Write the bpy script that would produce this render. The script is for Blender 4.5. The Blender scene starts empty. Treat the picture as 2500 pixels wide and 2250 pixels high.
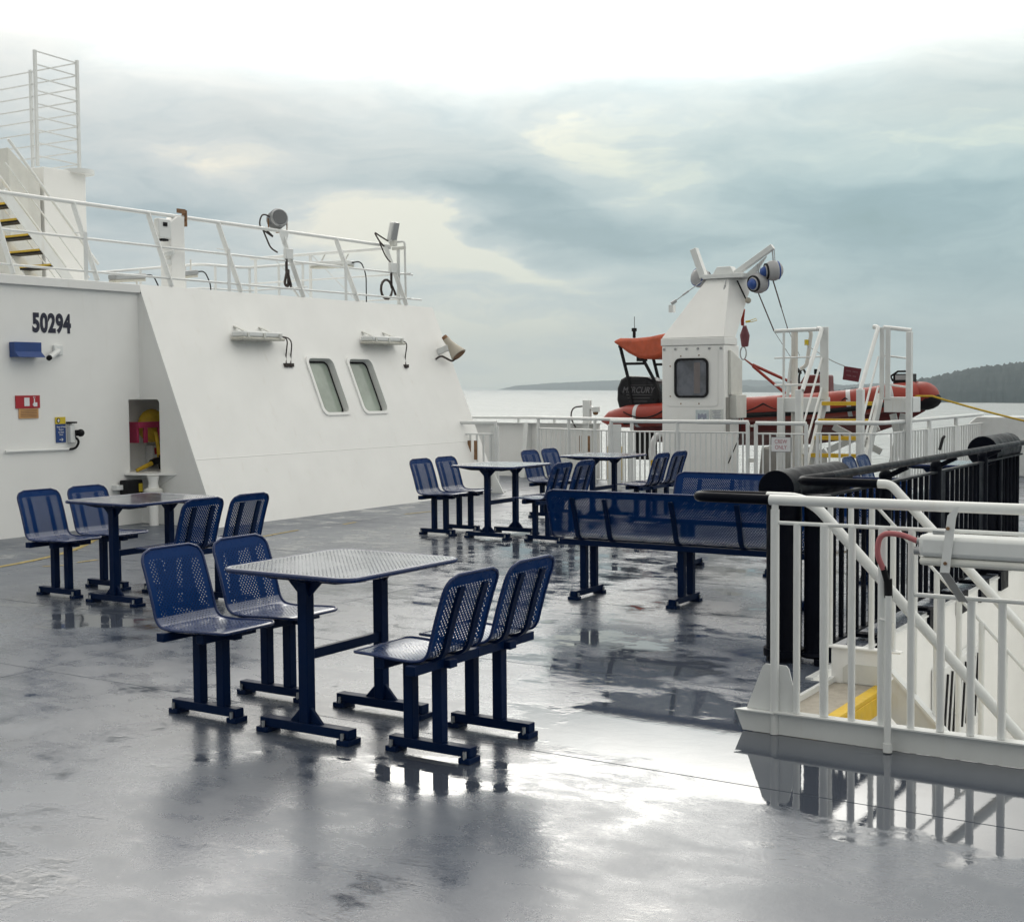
import bpy, math, random
from mathutils import Vector, Matrix
random.seed(7)
SC = bpy.context.scene
COL = SC.collection
R = math.radians
# ------------------------------------------------------------------ camera
cam_d = bpy.data.cameras.new('camera'); cam = bpy.data.objects.new('camera', cam_d); COL.objects.link(cam)
FPX = 3254.0
cam_d.sensor_fit = 'HORIZONTAL'; cam_d.sensor_width = 36.0; cam_d.lens = FPX / 2500 * 36
cam_d.shift_y = -11.5 / 2500
cam_d.clip_start = 0.1; cam_d.clip_end = 60000
EYE = 1.65; YAW = R(32.5); PITCH = math.atan(168.5 / FPX); ROLL = -0.008
fw = Vector((0, math.cos(PITCH), -math.sin(PITCH))); dn = Vector((0, -math.sin(PITCH), -math.cos(PITCH))); rt = Vector((1, 0, 0))
Rz = Matrix.Rotation(YAW, 3, 'Z')
cx = Rz @ (rt * math.cos(ROLL) - dn * math.sin(ROLL)); cy = -(Rz @ (rt * math.sin(ROLL) + dn * math.cos(ROLL))); cz = -(Rz @ fw)
cam.matrix_world = Matrix(((cx.x, cy.x, cz.x, 0), (cx.y, cy.y, cz.y, 0), (cx.z, cy.z, cz.z, EYE), (0, 0, 0, 1)))
SC.camera = cam
SC.view_settings.view_transform = 'Standard'; SC.view_settings.look = 'None'
SC.view_settings.exposure = 0.24; SC.view_settings.gamma = 1.0

# ------------------------------------------------------------------ node helper
class N:
    def __init__(s, tree): s.t = tree; s.n = tree.nodes; s.l = tree.links
    def new(s, k, **kw):
        d = s.n.new(k)
        for a, b in kw.items(): setattr(d, a, b)
        return d
    def put(s, sock, v):
        if hasattr(v, 'is_output') or isinstance(v, bpy.types.NodeSocket): s.l.new(v, sock)
        elif v is not None:
            if isinstance(v, (tuple, list)) and len(v) == 3 and sock.type == 'RGBA': v = (*v, 1)
            sock.default_value = v
    def m(s, op, a, b=None, c=None, clamp=False):
        d = s.new('ShaderNodeMath', operation=op, use_clamp=clamp)
        for i, v in enumerate((a, b, c)):
            if v is not None: s.put(d.inputs[i], v)
        return d.outputs[0]
    def noise(s, vec, scale, detail=4, rough=.5, dist=0, out='Fac'):
        d = s.new('ShaderNodeTexNoise'); s.put(d.inputs['Vector'], vec)
        d.inputs['Scale'].default_value = scale; d.inputs['Detail'].default_value = detail
        d.inputs['Roughness'].default_value = rough; d.inputs['Distortion'].default_value = dist
        return d.outputs[out]
    def rng(s, v, a, b, c=0., d=1., smooth=True):
        q = s.new('ShaderNodeMapRange', interpolation_type='SMOOTHSTEP' if smooth else 'LINEAR')
        s.put(q.inputs['Value'], v); q.inputs['From Min'].default_value = a; q.inputs['From Max'].default_value = b
        q.inputs['To Min'].default_value = c; q.inputs['To Max'].default_value = d
        return q.outputs['Result']
    def mix(s, f, a, b, mode='MIX'):
        d = s.new('ShaderNodeMix', data_type='RGBA', blend_type=mode)
        s.put(d.inputs[0], f); s.put(d.inputs[6], a); s.put(d.inputs[7], b)
        return d.outputs[2]
    def sep(s, v):
        d = s.new('ShaderNodeSeparateXYZ'); s.put(d.inputs[0], v); return d.outputs
    def comb(s, x, y, z):
        d = s.new('ShaderNodeCombineXYZ')
        for i, v in enumerate((x, y, z)): s.put(d.inputs[i], v)
        return d.outputs[0]

# ------------------------------------------------------------------ sky
SUN_EL, SUN_AZ = R(38), R(-38)       # azimuth from +Y toward +X
W = bpy.data.worlds.new('World'); SC.world = W; W.use_nodes = True
wt = W.node_tree; wt.nodes.clear(); n = N(wt)
out = n.new('ShaderNodeOutputWorld')
tc = n.new('ShaderNodeTexCoord'); nrm = n.new('ShaderNodeVectorMath', operation='NORMALIZE'); wt.links.new(tc.outputs['Generated'], nrm.inputs[0])
X, Y, Zz = n.sep(nrm.outputs[0])
az = n.m('SUBTRACT', n.m('ARCTAN2', X, Y), -YAW)        # 0 straight ahead of the deck view
el = n.m('ARCSINE', Zz)
wob = n.noise(n.comb(n.m('MULTIPLY', az, 6), n.m('MULTIPLY', el, 16), 0.), 1.0, 5, .55, out='Color')
wr, wg, wb = n.sep(wob)
azw = n.m('ADD', az, n.m('MULTIPLY', n.m('SUBTRACT', wr, .5), .22))
elw = n.m('ADD', el, n.m('MULTIPLY', n.m('SUBTRACT', wg, .5), .065))
def blob(u, v, su, sv, slope=0.0, p=1.0):
    a0 = (u - 1250) / FPX; e0 = (945 - v) / FPX; sa = su / FPX; se = sv / FPX
    da = n.m('SUBTRACT', azw, a0); de = n.m('SUBTRACT', n.m('SUBTRACT', elw, e0), n.m('MULTIPLY', da, -slope))
    q = n.m('ADD', n.m('POWER', n.m('ABSOLUTE', n.m('DIVIDE', da, sa)), 2.), n.m('POWER', n.m('ABSOLUTE', n.m('DIVIDE', de, se)), 2.))
    return n.m('MULTIPLY', n.m('POWER', 2.718, n.m('MULTIPLY', q, -1.)), p)
# streaky cloud texture, flattened toward the horizon
cl = n.noise(n.comb(n.m('MULTIPLY', azw, 5.), n.m('MULTIPLY', elw, 26.), 3.1), 1.0, 6, .55, .3)
cl2 = n.noise(n.comb(n.m('MULTIPLY', azw, 14.), n.m('MULTIPLY', elw, 55.), 9.), 1.0, 5, .55, .4)
tone = n.m('ADD', n.m('MULTIPLY', n.m('SUBTRACT', cl, .5), .75), n.m('MULTIPLY', n.m('SUBTRACT', cl2, .5), .42))
cl3 = n.noise(n.comb(n.m('MULTIPLY', azw, 34.), n.m('MULTIPLY', elw, 110.), 4.), 1.0, 6, .62, .6)
tone = n.m('ADD', tone, n.m('MULTIPLY', n.m('SUBTRACT', cl3, .5), .26))
tone = n.m('ADD', tone, .66)
tone = n.m('ADD', tone, n.m('MULTIPLY', n.rng(el, .075, .0, 0., 1.), n.rng(az, .33, -.1, .12, .34)))
for b in (blob(1150, 610, 330, 42, .32, .42), blob(930, 590, 300, 75, .1, .58), blob(1560, 430, 330, 80, .45, .34),
          blob(1500, 505, 80, 32, 0, .16), blob(1250, 800, 300, 28, 0, .18), blob(800, 760, 500, 100, 0, .12), blob(2300, 365, 350, 60, 0, .22), blob(560, 400, 260, 50, 0, .2), blob(2000, 770, 420, 36, .05, .10)):
    tone = n.m('ADD', tone, b)
for b in (blob(1340, 555, 330, 55, .22, .38), blob(2250, 600, 420, 140, .1, .46), blob(480, 520, 420, 55, -.02, .28), blob(1250, 450, 200, 50, .2, .20), blob(1900, 600, 260, 90, .15, .16),
          blob(2350, 860, 420, 60, 0, .22)):
    tone = n.m('SUBTRACT', tone, b)
tone = n.m('MULTIPLY', tone, 1.0, clamp=True)
ramp = n.new('ShaderNodeValToRGB'); wt.links.new(tone, ramp.inputs[0])
cr = ramp.color_ramp
cr.elements[0].position = 0.0; cr.elements[0].color = (.270, .375, .395, 1)
cr.elements[1].position = 1.0; cr.elements[1].color = (.960, .915, .790, 1)
for p, c in ((.30, (.365, .465, .505)), (.55, (.530, .605, .625)), (.80, (.690, .725, .715))):
    e = cr.elements.new(p); e.color = (*c, 1)
col = n.mix(n.rng(el, .16, .30), ramp.outputs[0], n.mix(.7, ramp.outputs[0], (.86, .815, .74)))
# warm to the left of the view, teal to the right
warm = n.rng(az, -.30, .34)
col = n.mix(n.m('MULTIPLY', n.m('MULTIPLY', warm, n.rng(el, .28, .14)), n.rng(az, 1.5, .9, 0., .55)), col, n.mix(1.0, col, (.70, .98, .98), 'MULTIPLY'))
# thin, bright upper cloud above the view and overhead
up = n.rng(el, .185, .36, 1.0, 1.75)
fr = n.m('MULTIPLY', n.rng(az, R(120), R(195), .90, .36), n.rng(az, R(-147), R(-75), .36, 1.0))
bn = n.rng(n.noise(n.comb(n.m('MULTIPLY', az, 3.), n.m('MULTIPLY', el, 6.), 5.), 1.0, 3), .3, .7, .78, 1.22)
glow = n.m('ADD', 1., blob(1420, -50, 850, 205, 0, 3.2))
gain = n.m('MULTIPLY', n.m('MULTIPLY', n.m('MULTIPLY', up, glow), fr), n.m('ADD', n.m('MULTIPLY', n.m('SUBTRACT', bn, 1.), n.rng(el, .15, .3)), 1.))
cm = n.new('ShaderNodeVectorMath', operation='SCALE'); wt.links.new(col, cm.inputs[0]); n.put(cm.inputs['Scale'], gain)
sky = n.new('ShaderNodeTexSky', sky_type='NISHITA'); sky.sun_disc = False; sky.sun_elevation = SUN_EL; sky.sun_rotation = SUN_AZ
sky.air_density = 1.0; sky.dust_density = 2.0
bg1 = n.new('ShaderNodeBackground'); wt.links.new(sky.outputs[0], bg1.inputs['Color']); bg1.inputs['Strength'].default_value = 0.05
bg2 = n.new('ShaderNodeBackground'); wt.links.new(cm.outputs[0], bg2.inputs['Color']); bg2.inputs['Strength'].default_value = 1.0
ms = n.new('ShaderNodeMixShader'); ms.inputs[0].default_value = .95
wt.links.new(bg1.outputs[0], ms.inputs[1]); wt.links.new(bg2.outputs[0], ms.inputs[2]); wt.links.new(ms.outputs[0], out.inputs['Surface'])

sd = bpy.data.lights.new('sun', 'SUN'); so = bpy.data.objects.new('sun', sd); COL.objects.link(so)
sd.energy = 0.7; sd.angle = R(45); sd.color = (1.0, .95, .88)
sv = Vector((math.sin(SUN_AZ) * math.cos(SUN_EL), math.cos(SUN_AZ) * math.cos(SUN_EL), math.sin(SUN_EL)))
so.rotation_euler = sv.to_track_quat('Z', 'Y').to_euler()

# ------------------------------------------------------------------ materials
MATS = {}
def mat(name, color, rough=.45, metal=0., var=.06, vscale=3., bump=0., bscale=60., coat=0., coatr=.1, dirt=None, dirtamt=0., spec=.5, drops=0., ripple=0.):
    m = bpy.data.materials.new(name); m.use_nodes = True; t = m.node_tree; k = N(t)
    b = t.nodes['Principled BSDF']; tcd = k.new('ShaderNodeTexCoord'); ob = tcd.outputs['Object']
    nz = k.noise(ob, vscale, 5, .6)
    c1 = tuple(max(0, c * (1 - var)) for c in color); c2 = tuple(min(1, c * (1 + var)) for c in color)
    colr = k.mix(k.rng(nz, .3, .7), c1, c2)
    if dirt:
        st = k.new('ShaderNodeMapping'); st.inputs['Scale'].default_value = (5, 5, .55); k.l.new(ob, st.inputs[0])
        dz = k.rng(k.noise(st.outputs[0], 2.2, 6, .65), .56, .80)
        colr = k.mix(k.m('MULTIPLY', dz, dirtamt), colr, dirt)
    k.put(b.inputs['Base Color'], colr)
    k.put(b.inputs['Roughness'], k.rng(k.noise(ob, vscale * 2.3, 4), .3, .7, max(.02, rough * .8), min(1, rough * 1.2)))
    b.inputs['Metallic'].default_value = metal; b.inputs['Specular IOR Level'].default_value = spec
    b.inputs['Coat Weight'].default_value = coat; b.inputs['Coat Roughness'].default_value = coatr
    h = None
    if bump: h = k.m('ADD', k.noise(ob, bscale, 3, .6), k.m('MULTIPLY', k.noise(ob, 1.3, 2, .5), ripple))
    if drops:
        vo = k.new('ShaderNodeTexVoronoi'); vo.inputs['Scale'].default_value = 90; k.l.new(ob, vo.inputs['Vector'])
        h = k.rng(vo.outputs['Distance'], .15, .42, 1., 0.); bump = drops
    if h is not None:
        bp = k.new('ShaderNodeBump'); bp.inputs['Strength'].default_value = bump; bp.inputs['Distance'].default_value = .004
        k.put(bp.inputs['Height'], h); k.l.new(bp.outputs[0], b.inputs['Normal'])
    MATS[name] = m
    return m
WHITE = mat('white_paint', (.83, .83, .81), .42, var=.025, vscale=1.6, bump=.05, bscale=14, dirt=(.50, .43, .32), dirtamt=.16, ripple=8.)
WHITE2 = mat('white_rail_paint', (.72, .735, .725), .35, var=.03, vscale=6, coat=.3, coatr=.12, dirt=(.48, .38, .25), dirtamt=.30)
GREYW = mat('weathered_white', (.64, .64, .60), .5, var=.06, vscale=5, dirt=(.40, .33, .24), dirtamt=.35)
BLUE = mat('backlit_blue_enamel', (.0008, .0100, .044), .38, var=.12, vscale=4, spec=.09, drops=.10)  # same paint as the shells, backlit darkness of legs and frames put into colour
RIM = mat('blue_rim_enamel', (.0008, .016, .085), .26, var=.12, vscale=4, spec=.45)
BLACK = mat('black_paint', (.003, .004, .008), .40, var=.2, vscale=5, spec=.05, drops=.12)
RUBBER = mat('black_rubber', (.008, .008, .010), .6, var=.2, spec=.2)
CABLE = mat('brown_black_cable', (.030, .018, .016), .5, var=.2)
ORANGE = mat('orange_rubber', (.285, .025, .011), .45, var=.12, vscale=3, bump=.08, bscale=25)
ORBAG = mat('faded_orange_fabric', (.46, .085, .035), .65, var=.15, vscale=6, bump=.3, bscale=12)
DKRED = mat('dark_red_hull', (.13, .013, .012), .45, var=.12)
YELLOW = mat('yellow_paint', (.66, .43, .022), .45, var=.10, vscale=9, dirt=(.30, .20, .06), dirtamt=.3)
YHOSE = mat('yellow_fabric', (.52, .34, .02), .7, var=.15, vscale=12, bump=.2, bscale=90)
MAGENTA = mat('magenta_red_paint', (.36, .030, .085), .4)
STEEL = mat('stainless_steel', (.52, .53, .54), .28, metal=.9, var=.1)
GALV = mat('galvanised_grey', (.36, .37, .38), .45, metal=.5, var=.1)
RUST = mat('rust_brown', (.22, .12, .06), .8, var=.25, vscale=20)
BEIGE = mat('beige_nonskid', (.34, .31, .26), .7, var=.12, vscale=20, bump=.5, bscale=220)
SIGNBLUE = mat('sign_blue', (.012, .050, .20), .4)
SIGNRED = mat('sign_red', (.38, .012, .022), .4)
SIGNMAROON = mat('sign_maroon', (.12, .008, .018), .4)
SIGNYEL = mat('sign_yellow', (.62, .47, .03), .4)
SIGNORG = mat('sign_orange', (.55, .30, .12), .5, var=.1)
SIGNWHITE = mat('sign_white', (.75, .75, .76), .4)
LETTER = mat('navy_lettering', (.012, .014, .035), .5)
PINK = mat('pink_cable', (.42, .13, .14), .5)
LENS = mat('lamp_lens', (.52, .51, .45), .25, var=.08, vscale=30)
GLASSDARK = mat('window_pane', (.035, .045, .055), .06, var=.3, coat=1., coatr=.02)
GLASSGREEN = mat('green_window_pane', (.30, .35, .30), .12, var=.12, vscale=2.5, coat=.6, coatr=.03)
BALLW = mat('ball_white', (.36, .36, .37), .5, var=.12)
BALLB = mat('ball_blue', (.02, .07, .28), .4)
HORN = mat('beige_horn', (.44, .40, .33), .45)
GREYST = mat('grey_steel', (.30, .29, .27), .5, var=.12)
GREEND = mat('green_dark', (.03, .06, .03), .6)

def holes(name, base, pitch=.0215, r=.0032, rough=.3, spec=.3, coat=0.):
    """perforated enamelled sheet: round holes on a staggered grid, UV in metres; UV < -1 is solid margin"""
    m = bpy.data.materials.new(name); m.use_nodes = True; t = m.node_tree; k = N(t)
    b = t.nodes['Principled BSDF']; o = t.nodes['Material Output']
    uv = k.new('ShaderNodeUVMap'); u, v, _ = k.sep(uv.outputs[0]); q = pitch * 1.12
    def d(off):
        a = k.m('MULTIPLY', k.m('SUBTRACT', k.m('FRACT', k.m('ADD', k.m('DIVIDE', u, pitch), off)), .5), pitch)
        c = k.m('MULTIPLY', k.m('SUBTRACT', k.m('FRACT', k.m('ADD', k.m('DIVIDE', v, q), off)), .5), q)
        return k.m('SQRT', k.m('ADD', k.m('MULTIPLY', a, a), k.m('MULTIPLY', c, c)))
    dist = k.m('MINIMUM', d(0.), d(.5))
    hole = k.m('MULTIPLY', k.m('LESS_THAN', dist, r), k.m('GREATER_THAN', u, -1.))
    ob = k.new('ShaderNodeTexCoord').outputs['Object']
    k.put(b.inputs['Base Color'], k.mix(k.noise(ob, 5, 4), tuple(c * .9 for c in base), tuple(c * 1.12 for c in base)))
    k.put(b.inputs['Roughness'], k.rng(k.noise(ob, 9, 3), .3, .7, rough * .8, rough * 1.25))
    b.inputs['Specular IOR Level'].default_value = spec; b.inputs['Coat Weight'].default_value = coat; b.inputs['Coat IOR'].default_value = 1.85; b.inputs['Coat Roughness'].default_value = .10
    vo = k.new('ShaderNodeTexVoronoi'); vo.inputs['Scale'].default_value = 80; k.l.new(ob, vo.inputs['Vector'])
    hh = k.m('ADD', k.m('MULTIPLY', k.rng(dist, r, r + .0022, 0., 1.), 1.0), k.m('MULTIPLY', k.rng(vo.outputs['Distance'], .12, .4, 1., 0.), .5))
    bp = k.new('ShaderNodeBump'); bp.inputs['Strength'].default_value = .25; bp.inputs['Distance'].default_value = .0015
    k.put(bp.inputs['Height'], hh); k.l.new(bp.outputs[0], b.inputs['Normal'])
    tr = k.new('ShaderNodeBsdfTransparent'); mx = k.new('ShaderNodeMixShader')
    k.put(mx.inputs[0], hole); k.l.new(b.outputs[0], mx.inputs[1]); k.l.new(tr.outputs[0], mx.inputs[2]); k.l.new(mx.outputs[0], o.inputs[0])
    return m
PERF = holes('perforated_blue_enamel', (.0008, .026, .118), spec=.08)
PERFS = holes('perforated_wet_seat_enamel', (.0008, .026, .118), spec=.4, coat=.5)
PERFT = holes('perforated_table_enamel', (.010, .035, .110), pitch=.0245, r=.0038, rough=.2, spec=.5, coat=1.)

def deck_material():
    m = bpy.data.materials.new('wet_deck_paint'); m.use_nodes = True; t = m.node_tree; k = N(t)
    b = t.nodes['Principled BSDF']; ob = k.new('ShaderNodeTexCoord').outputs['Object']
    x, y, z = k.sep(ob)
    big = k.noise(ob, .55, 6, .62, .6); mid = k.noise(ob, 2.3, 6, .6, .4); fine = k.noise(ob, 260, 2, .5); grit = k.noise(ob, 95, 3, .6)
    def el(px, py, sx, sy):
        a = k.m('DIVIDE', k.m('SUBTRACT', x, px), sx); c = k.m('DIVIDE', k.m('SUBTRACT', y, py), sy)
        return k.m('POWER', 2.718, k.m('MULTIPLY', k.m('ADD', k.m('MULTIPLY', a, a), k.m('MULTIPLY', c, c)), -1.))
    w = k.m('ADD', k.m('MULTIPLY', big, .26), k.m('MULTIPLY', mid, .44))
    mp = k.new('ShaderNodeMapping'); mp.inputs['Scale'].default_value = (3.2, 6.5, 1); k.l.new(ob, mp.inputs[0])
    w = k.m('ADD', w, k.m('MULTIPLY', k.noise(mp.outputs[0], 1., 6, .65, .5), .30))
    for args, amt in (((-2.9, 5.75, .65, .55), .15), ((-1.5, 5.4, 1.1, .55), .26), ((-3.6, 6.9, .9, .5), .07), ((-3.3, 4.6, .6, .3), .10), ((-6.4, 10.6, 2.4, 2.2), .07), ((-4.1, 7.6, 1.0, .8), .06), ((-7.6, 6.5, .5, .25), .10)):
        w = k.m('ADD', w, k.m('MULTIPLY', el(*args), amt))
    pud = k.rng(w, .528, .612)          # standing water
    damp = k.rng(w, .40, .56)           # film of water over the grit
    dry = k.rng(k.m('ADD', x, k.m('MULTIPLY', mid, 1.2)), -9.6, -8.2, 1., 0.)
    base = k.mix(k.rng(big, .35, .65), (.050, .064, .092), (.094, .112, .144))
    base = k.mix(k.m('MULTIPLY', k.rng(k.noise(ob, 1.1, 6, .7, 1.), .55, .75), .5), base, (.036, .044, .060))
    base = k.mix(k.m('MULTIPLY', pud, .55), base, (.045, .050, .062))
    k.put(b.inputs['Base Color'], base)
    rgh = k.m('ADD', k.m('MULTIPLY', damp, -.13), .36)
    rgh = k.m('ADD', rgh, k.m('MULTIPLY', dry, .14))
    rgh = k.m('ADD', rgh, k.m('MULTIPLY', k.m('SUBTRACT', grit, .5), .10))
    rgh = k.m('MULTIPLY', rgh, k.m('SUBTRACT', 1., k.m('MULTIPLY', pud, .90)))
    k.put(b.inputs['Roughness'], rgh)
    b.inputs['IOR'].default_value = 1.85
    hgt = k.m('ADD', k.m('MULTIPLY', grit, .6), k.m('MULTIPLY', k.noise(ob, 42, 3, .6), .9))
    hgt = k.m('MULTIPLY', hgt, k.m('SUBTRACT', 1., k.m('MULTIPLY', pud, .93)))
    hgt = k.m('ADD', hgt, k.m('MULTIPLY', k.noise(ob, 7, 3), .25))
    bp = k.new('ShaderNodeBump'); bp.inputs['Strength'].default_value = .26; bp.inputs['Distance'].default_value = .003
    k.put(bp.inputs['Height'], hgt); k.l.new(bp.outputs[0], b.inputs['Normal'])
    return m
DECK = deck_material()

def sea_material():
    m = bpy.data.materials.new('sea_water'); m.use_nodes = True; t = m.node_tree; k = N(t)
    b = t.nodes['Principled BSDF']; ob = k.new('ShaderNodeTexCoord').outputs['Object']
    k.put(b.inputs['Base Color'], (.12, .15, .15)); b.inputs['Roughness'].default_value = .36; b.inputs['IOR'].default_value = 1.75
    mp = k.new('ShaderNodeMapping'); mp.inputs['Scale'].default_value = (1, 1, 1); k.l.new(ob, mp.inputs[0])
    h = k.m('ADD', k.m('MULTIPLY', k.noise(mp.outputs[0], .10, 5, .6), 1.), k.m('MULTIPLY', k.noise(mp.outputs[0], .012, 4, .6), 3.))
    bp = k.new('ShaderNodeBump'); bp.inputs['Strength'].default_value = .8; bp.inputs['Distance'].default_value = 4.5
    k.put(bp.inputs['Height'], h); k.l.new(bp.outputs[0], b.inputs['Normal'])
    return m
SEA = sea_material()

def forest_material(name, c1, c2):
    m = bpy.data.materials.new(name); m.use_nodes = True; t = m.node_tree; k = N(t)
    b = t.nodes['Principled BSDF']; ob = k.new('ShaderNodeTexCoord').outputs['Object']
    k.put(b.inputs['Base Color'], k.mix(k.rng(k.noise(ob, .02, 6, .7), .35, .65), c1, c2)); b.inputs['Roughness'].default_value = .9
    b.inputs['Specular IOR Level'].default_value = .1
    return m
FOREST = forest_material('forest_haze_tinted', (.010, .026, .032), (.032, .050, .054))  # forest green shifted to blue: some distant haze is put into the colour

# ------------------------------------------------------------------ mesh builder
V = Vector
class MB:
    def __init__(s): s.v = []; s.f = []; s.uv = None; s.mi = []; s.cur = 0
    def add(s, verts, faces):
        o = len(s.v); s.v += [V(p) for p in verts]; s.f += [tuple(i + o for i in f) for f in faces]; s.mi += [s.cur] * len(faces); return s
    def box(s, x0, x1, y0, y1, z0, z1):
        x0, x1 = sorted((x0, x1)); y0, y1 = sorted((y0, y1)); z0, z1 = sorted((z0, z1))
        return s.add([(x0, y0, z0), (x1, y0, z0), (x1, y1, z0), (x0, y1, z0), (x0, y0, z1), (x1, y0, z1), (x1, y1, z1), (x0, y1, z1)],
                     [(0, 3, 2, 1), (4, 5, 6, 7), (0, 1, 5, 4), (1, 2, 6, 5), (2, 3, 7, 6), (3, 0, 4, 7)])
    def bar(s, p, q, w, h, up=(0, 0, 1)):
        """rectangular bar from p to q, w sideways, h along up"""
        p, q = V(p), V(q); d = (q - p).normalized(); u = V(up); sd_ = d.cross(u)
        if sd_.length < 1e-4: sd_ = d.cross(V((1, 0, 0)))
        sd_.normalize(); u = sd_.cross(d); a = sd_ * w / 2; c = u * h / 2
        return s.add([p - a - c, p + a - c, p + a + c, p - a + c, q - a - c, q + a - c, q + a + c, q - a + c],
                     [(0, 1, 2, 3), (7, 6, 5, 4), (0, 4, 5, 1), (1, 5, 6, 2), (2, 6, 7, 3), (3, 7, 4, 0)])
    def prism(s, poly, vec):
        vec = V(vec); P = [V(p) for p in poly]; k = len(P)
        return s.add(P + [p + vec for p in P], [tuple(range(k))[::-1], tuple(range(k, 2 * k))] + [(i, (i + 1) % k, (i + 1) % k + k, i + k) for i in range(k)])
    def tube(s, pts, r, k=10, closed=False, caps=True):
        P = [V(p) for p in pts]; m = len(P)
        if m < 2: return s
        rr = r if isinstance(r, (list, tuple)) else [r] * m
        T = []
        for i in range(m):
            a = P[(i - 1) % m] if (closed or i > 0) else P[i]; b = P[(i + 1) % m] if (closed or i < m - 1) else P[i]
            T.append((b - a).normalized())
        nv = T[0].orthogonal().normalized(); ring = []
        for i in range(m):
            nv = (nv - T[i] * nv.dot(T[i]))
            nv = nv.normalized() if nv.length > 1e-6 else T[i].orthogonal().normalized()
            bn_ = T[i].cross(nv)
            ring.append([P[i] + (nv * math.cos(2 * math.pi * j / k) + bn_ * math.sin(2 * math.pi * j / k)) * rr[i] for j in range(k)])
        vs = [p for q in ring for p in q]; fs = []
        for i in range(m if closed else m - 1):
            a, b = i * k, ((i + 1) % m) * k
            fs += [(a + j, a + (j + 1) % k, b + (j + 1) % k, b + j) for j in range(k)]
        if caps and not closed: fs += [tuple(range(k))[::-1], tuple(range((m - 1) * k, m * k))]
        return s.add(vs, fs)
    def cyl(s, p, q, r, k=12, r2=None): return s.tube([p, q], [r, r if r2 is None else r2], k)
    def sphere(s, c, r, k=16, m=10, sc=(1, 1, 1)):
        c = V(c); vs = [c + V((0, 0, r * sc[2]))]; fs = []
        for i in range(1, m):
            t = math.pi * i / m
            for j in range(k):
                a = 2 * math.pi * j / k; vs.append(c + V((r * sc[0] * math.sin(t) * math.cos(a), r * sc[1] * math.sin(t) * math.sin(a), r * sc[2] * math.cos(t))))
        vs.append(c - V((0, 0, r * sc[2]))); e = len(vs) - 1
        fs += [(0, 1 + j, 1 + (j + 1) % k) for j in range(k)]
        for i in range(m - 2):
            a = 1 + i * k; b = a + k; fs += [(a + j, b + j, b + (j + 1) % k, a + (j + 1) % k) for j in range(k)]
        a = 1 + (m - 2) * k; fs += [(a + j, e, a + (j + 1) % k) for j in range(k)]
        return s.add(vs, fs)
    def obj(s, name, m, parent=None, bev=0., ang=38, wb=(0, 0, 0)):
        me = bpy.data.meshes.new(name); w = V(wb)
        me.from_pydata([tuple(p - w) for p in s.v], [], s.f); me.update()
        for mm in (m if isinstance(m, (list, tuple)) else [m]): me.materials.append(mm)
        for p, i in zip(me.polygons, s.mi): p.material_index = i; p.use_smooth = True
        if s.uv:
            ul = me.uv_layers.new(name='UVMap')
            for lp in me.loops: ul.data[lp.index].uv = s.uv[lp.vertex_index] if isinstance(s.uv, list) else (0, 0)
        me.set_sharp_from_angle(angle=R(ang))
        o = bpy.data.objects.new(name, me); COL.objects.link(o)
        if parent: o.parent = parent
        if bev:
            b = o.modifiers.new('bevel', 'BEVEL'); b.width = bev; b.segments = 2; b.limit_method = 'ANGLE'; b.angle_limit = R(40)
        return o

def fillet(pts, rad, k=6):
    P = [V(p) for p in pts]; o = [P[0]]
    for i in range(1, len(P) - 1):
        a, b, c = P[i - 1], P[i], P[i + 1]; d1 = (a - b); d2 = (c - b); t = min(rad, d1.length * .49, d2.length * .49)
        p = b + d1.normalized() * t; q = b + d2.normalized() * t
        for j in range(k + 1):
            u = j / k; o.append(p * (1 - u) ** 2 + b * 2 * u * (1 - u) + q * u * u)
    o.append(P[-1]); return o
def rrect(w, h, r, k=5):
    o = []
    for cx_, cy_, a0 in ((w / 2 - r, h / 2 - r, 0), (-w / 2 + r, h / 2 - r, 90), (-w / 2 + r, -h / 2 + r, 180), (w / 2 - r, -h / 2 + r, 270)):
        for j in range(k + 1):
            a = R(a0 + 90 * j / k); o.append((cx_ + r * math.cos(a), cy_ + r * math.sin(a)))
    return o
def hang(a, b, sag, k=12):
    a, b = V(a), V(b); return [a.lerp(b, i / k) - V((0, 0, sag * 4 * (i / k) * (1 - i / k))) for i in range(k + 1)]

def tag(o, label=None, cat=None, group=None, kind=None):
    if label: o['label'] = label
    if cat: o['category'] = cat
    if group: o['group'] = group
    if kind: o['kind'] = kind
    return o
def thing(name, label, cat, loc=(0, 0, 0), rz=0., group=None):
    o = bpy.data.objects.new(name, None); COL.objects.link(o); o.location = loc; o.rotation_euler = (0, 0, rz); o.empty_display_size = .1
    return tag(o, label, cat, group)
def part(t, name, mb, m, bev=0., ang=38, label=None):
    """mb is in world coordinates; t is an unrotated Empty (or a part with local coordinates = its thing's)"""
    root = t
    while root.parent: root = root.parent
    o = mb.obj(name, m, t, bev, ang, wb=root.location)
    if label: o['label'] = label
    return o
def dup(root, loc, rz=0., label=None, group=None):
    def cp(o, p):
        c = o.copy(); COL.objects.link(c); c.parent = p
        for ch in o.children: cp(ch, c)
        return c
    c = cp(root, None); c.location = loc; c.rotation_euler = (0, 0, rz)
    if label: c['label'] = label
    if group: c['group'] = group
    return c
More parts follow.
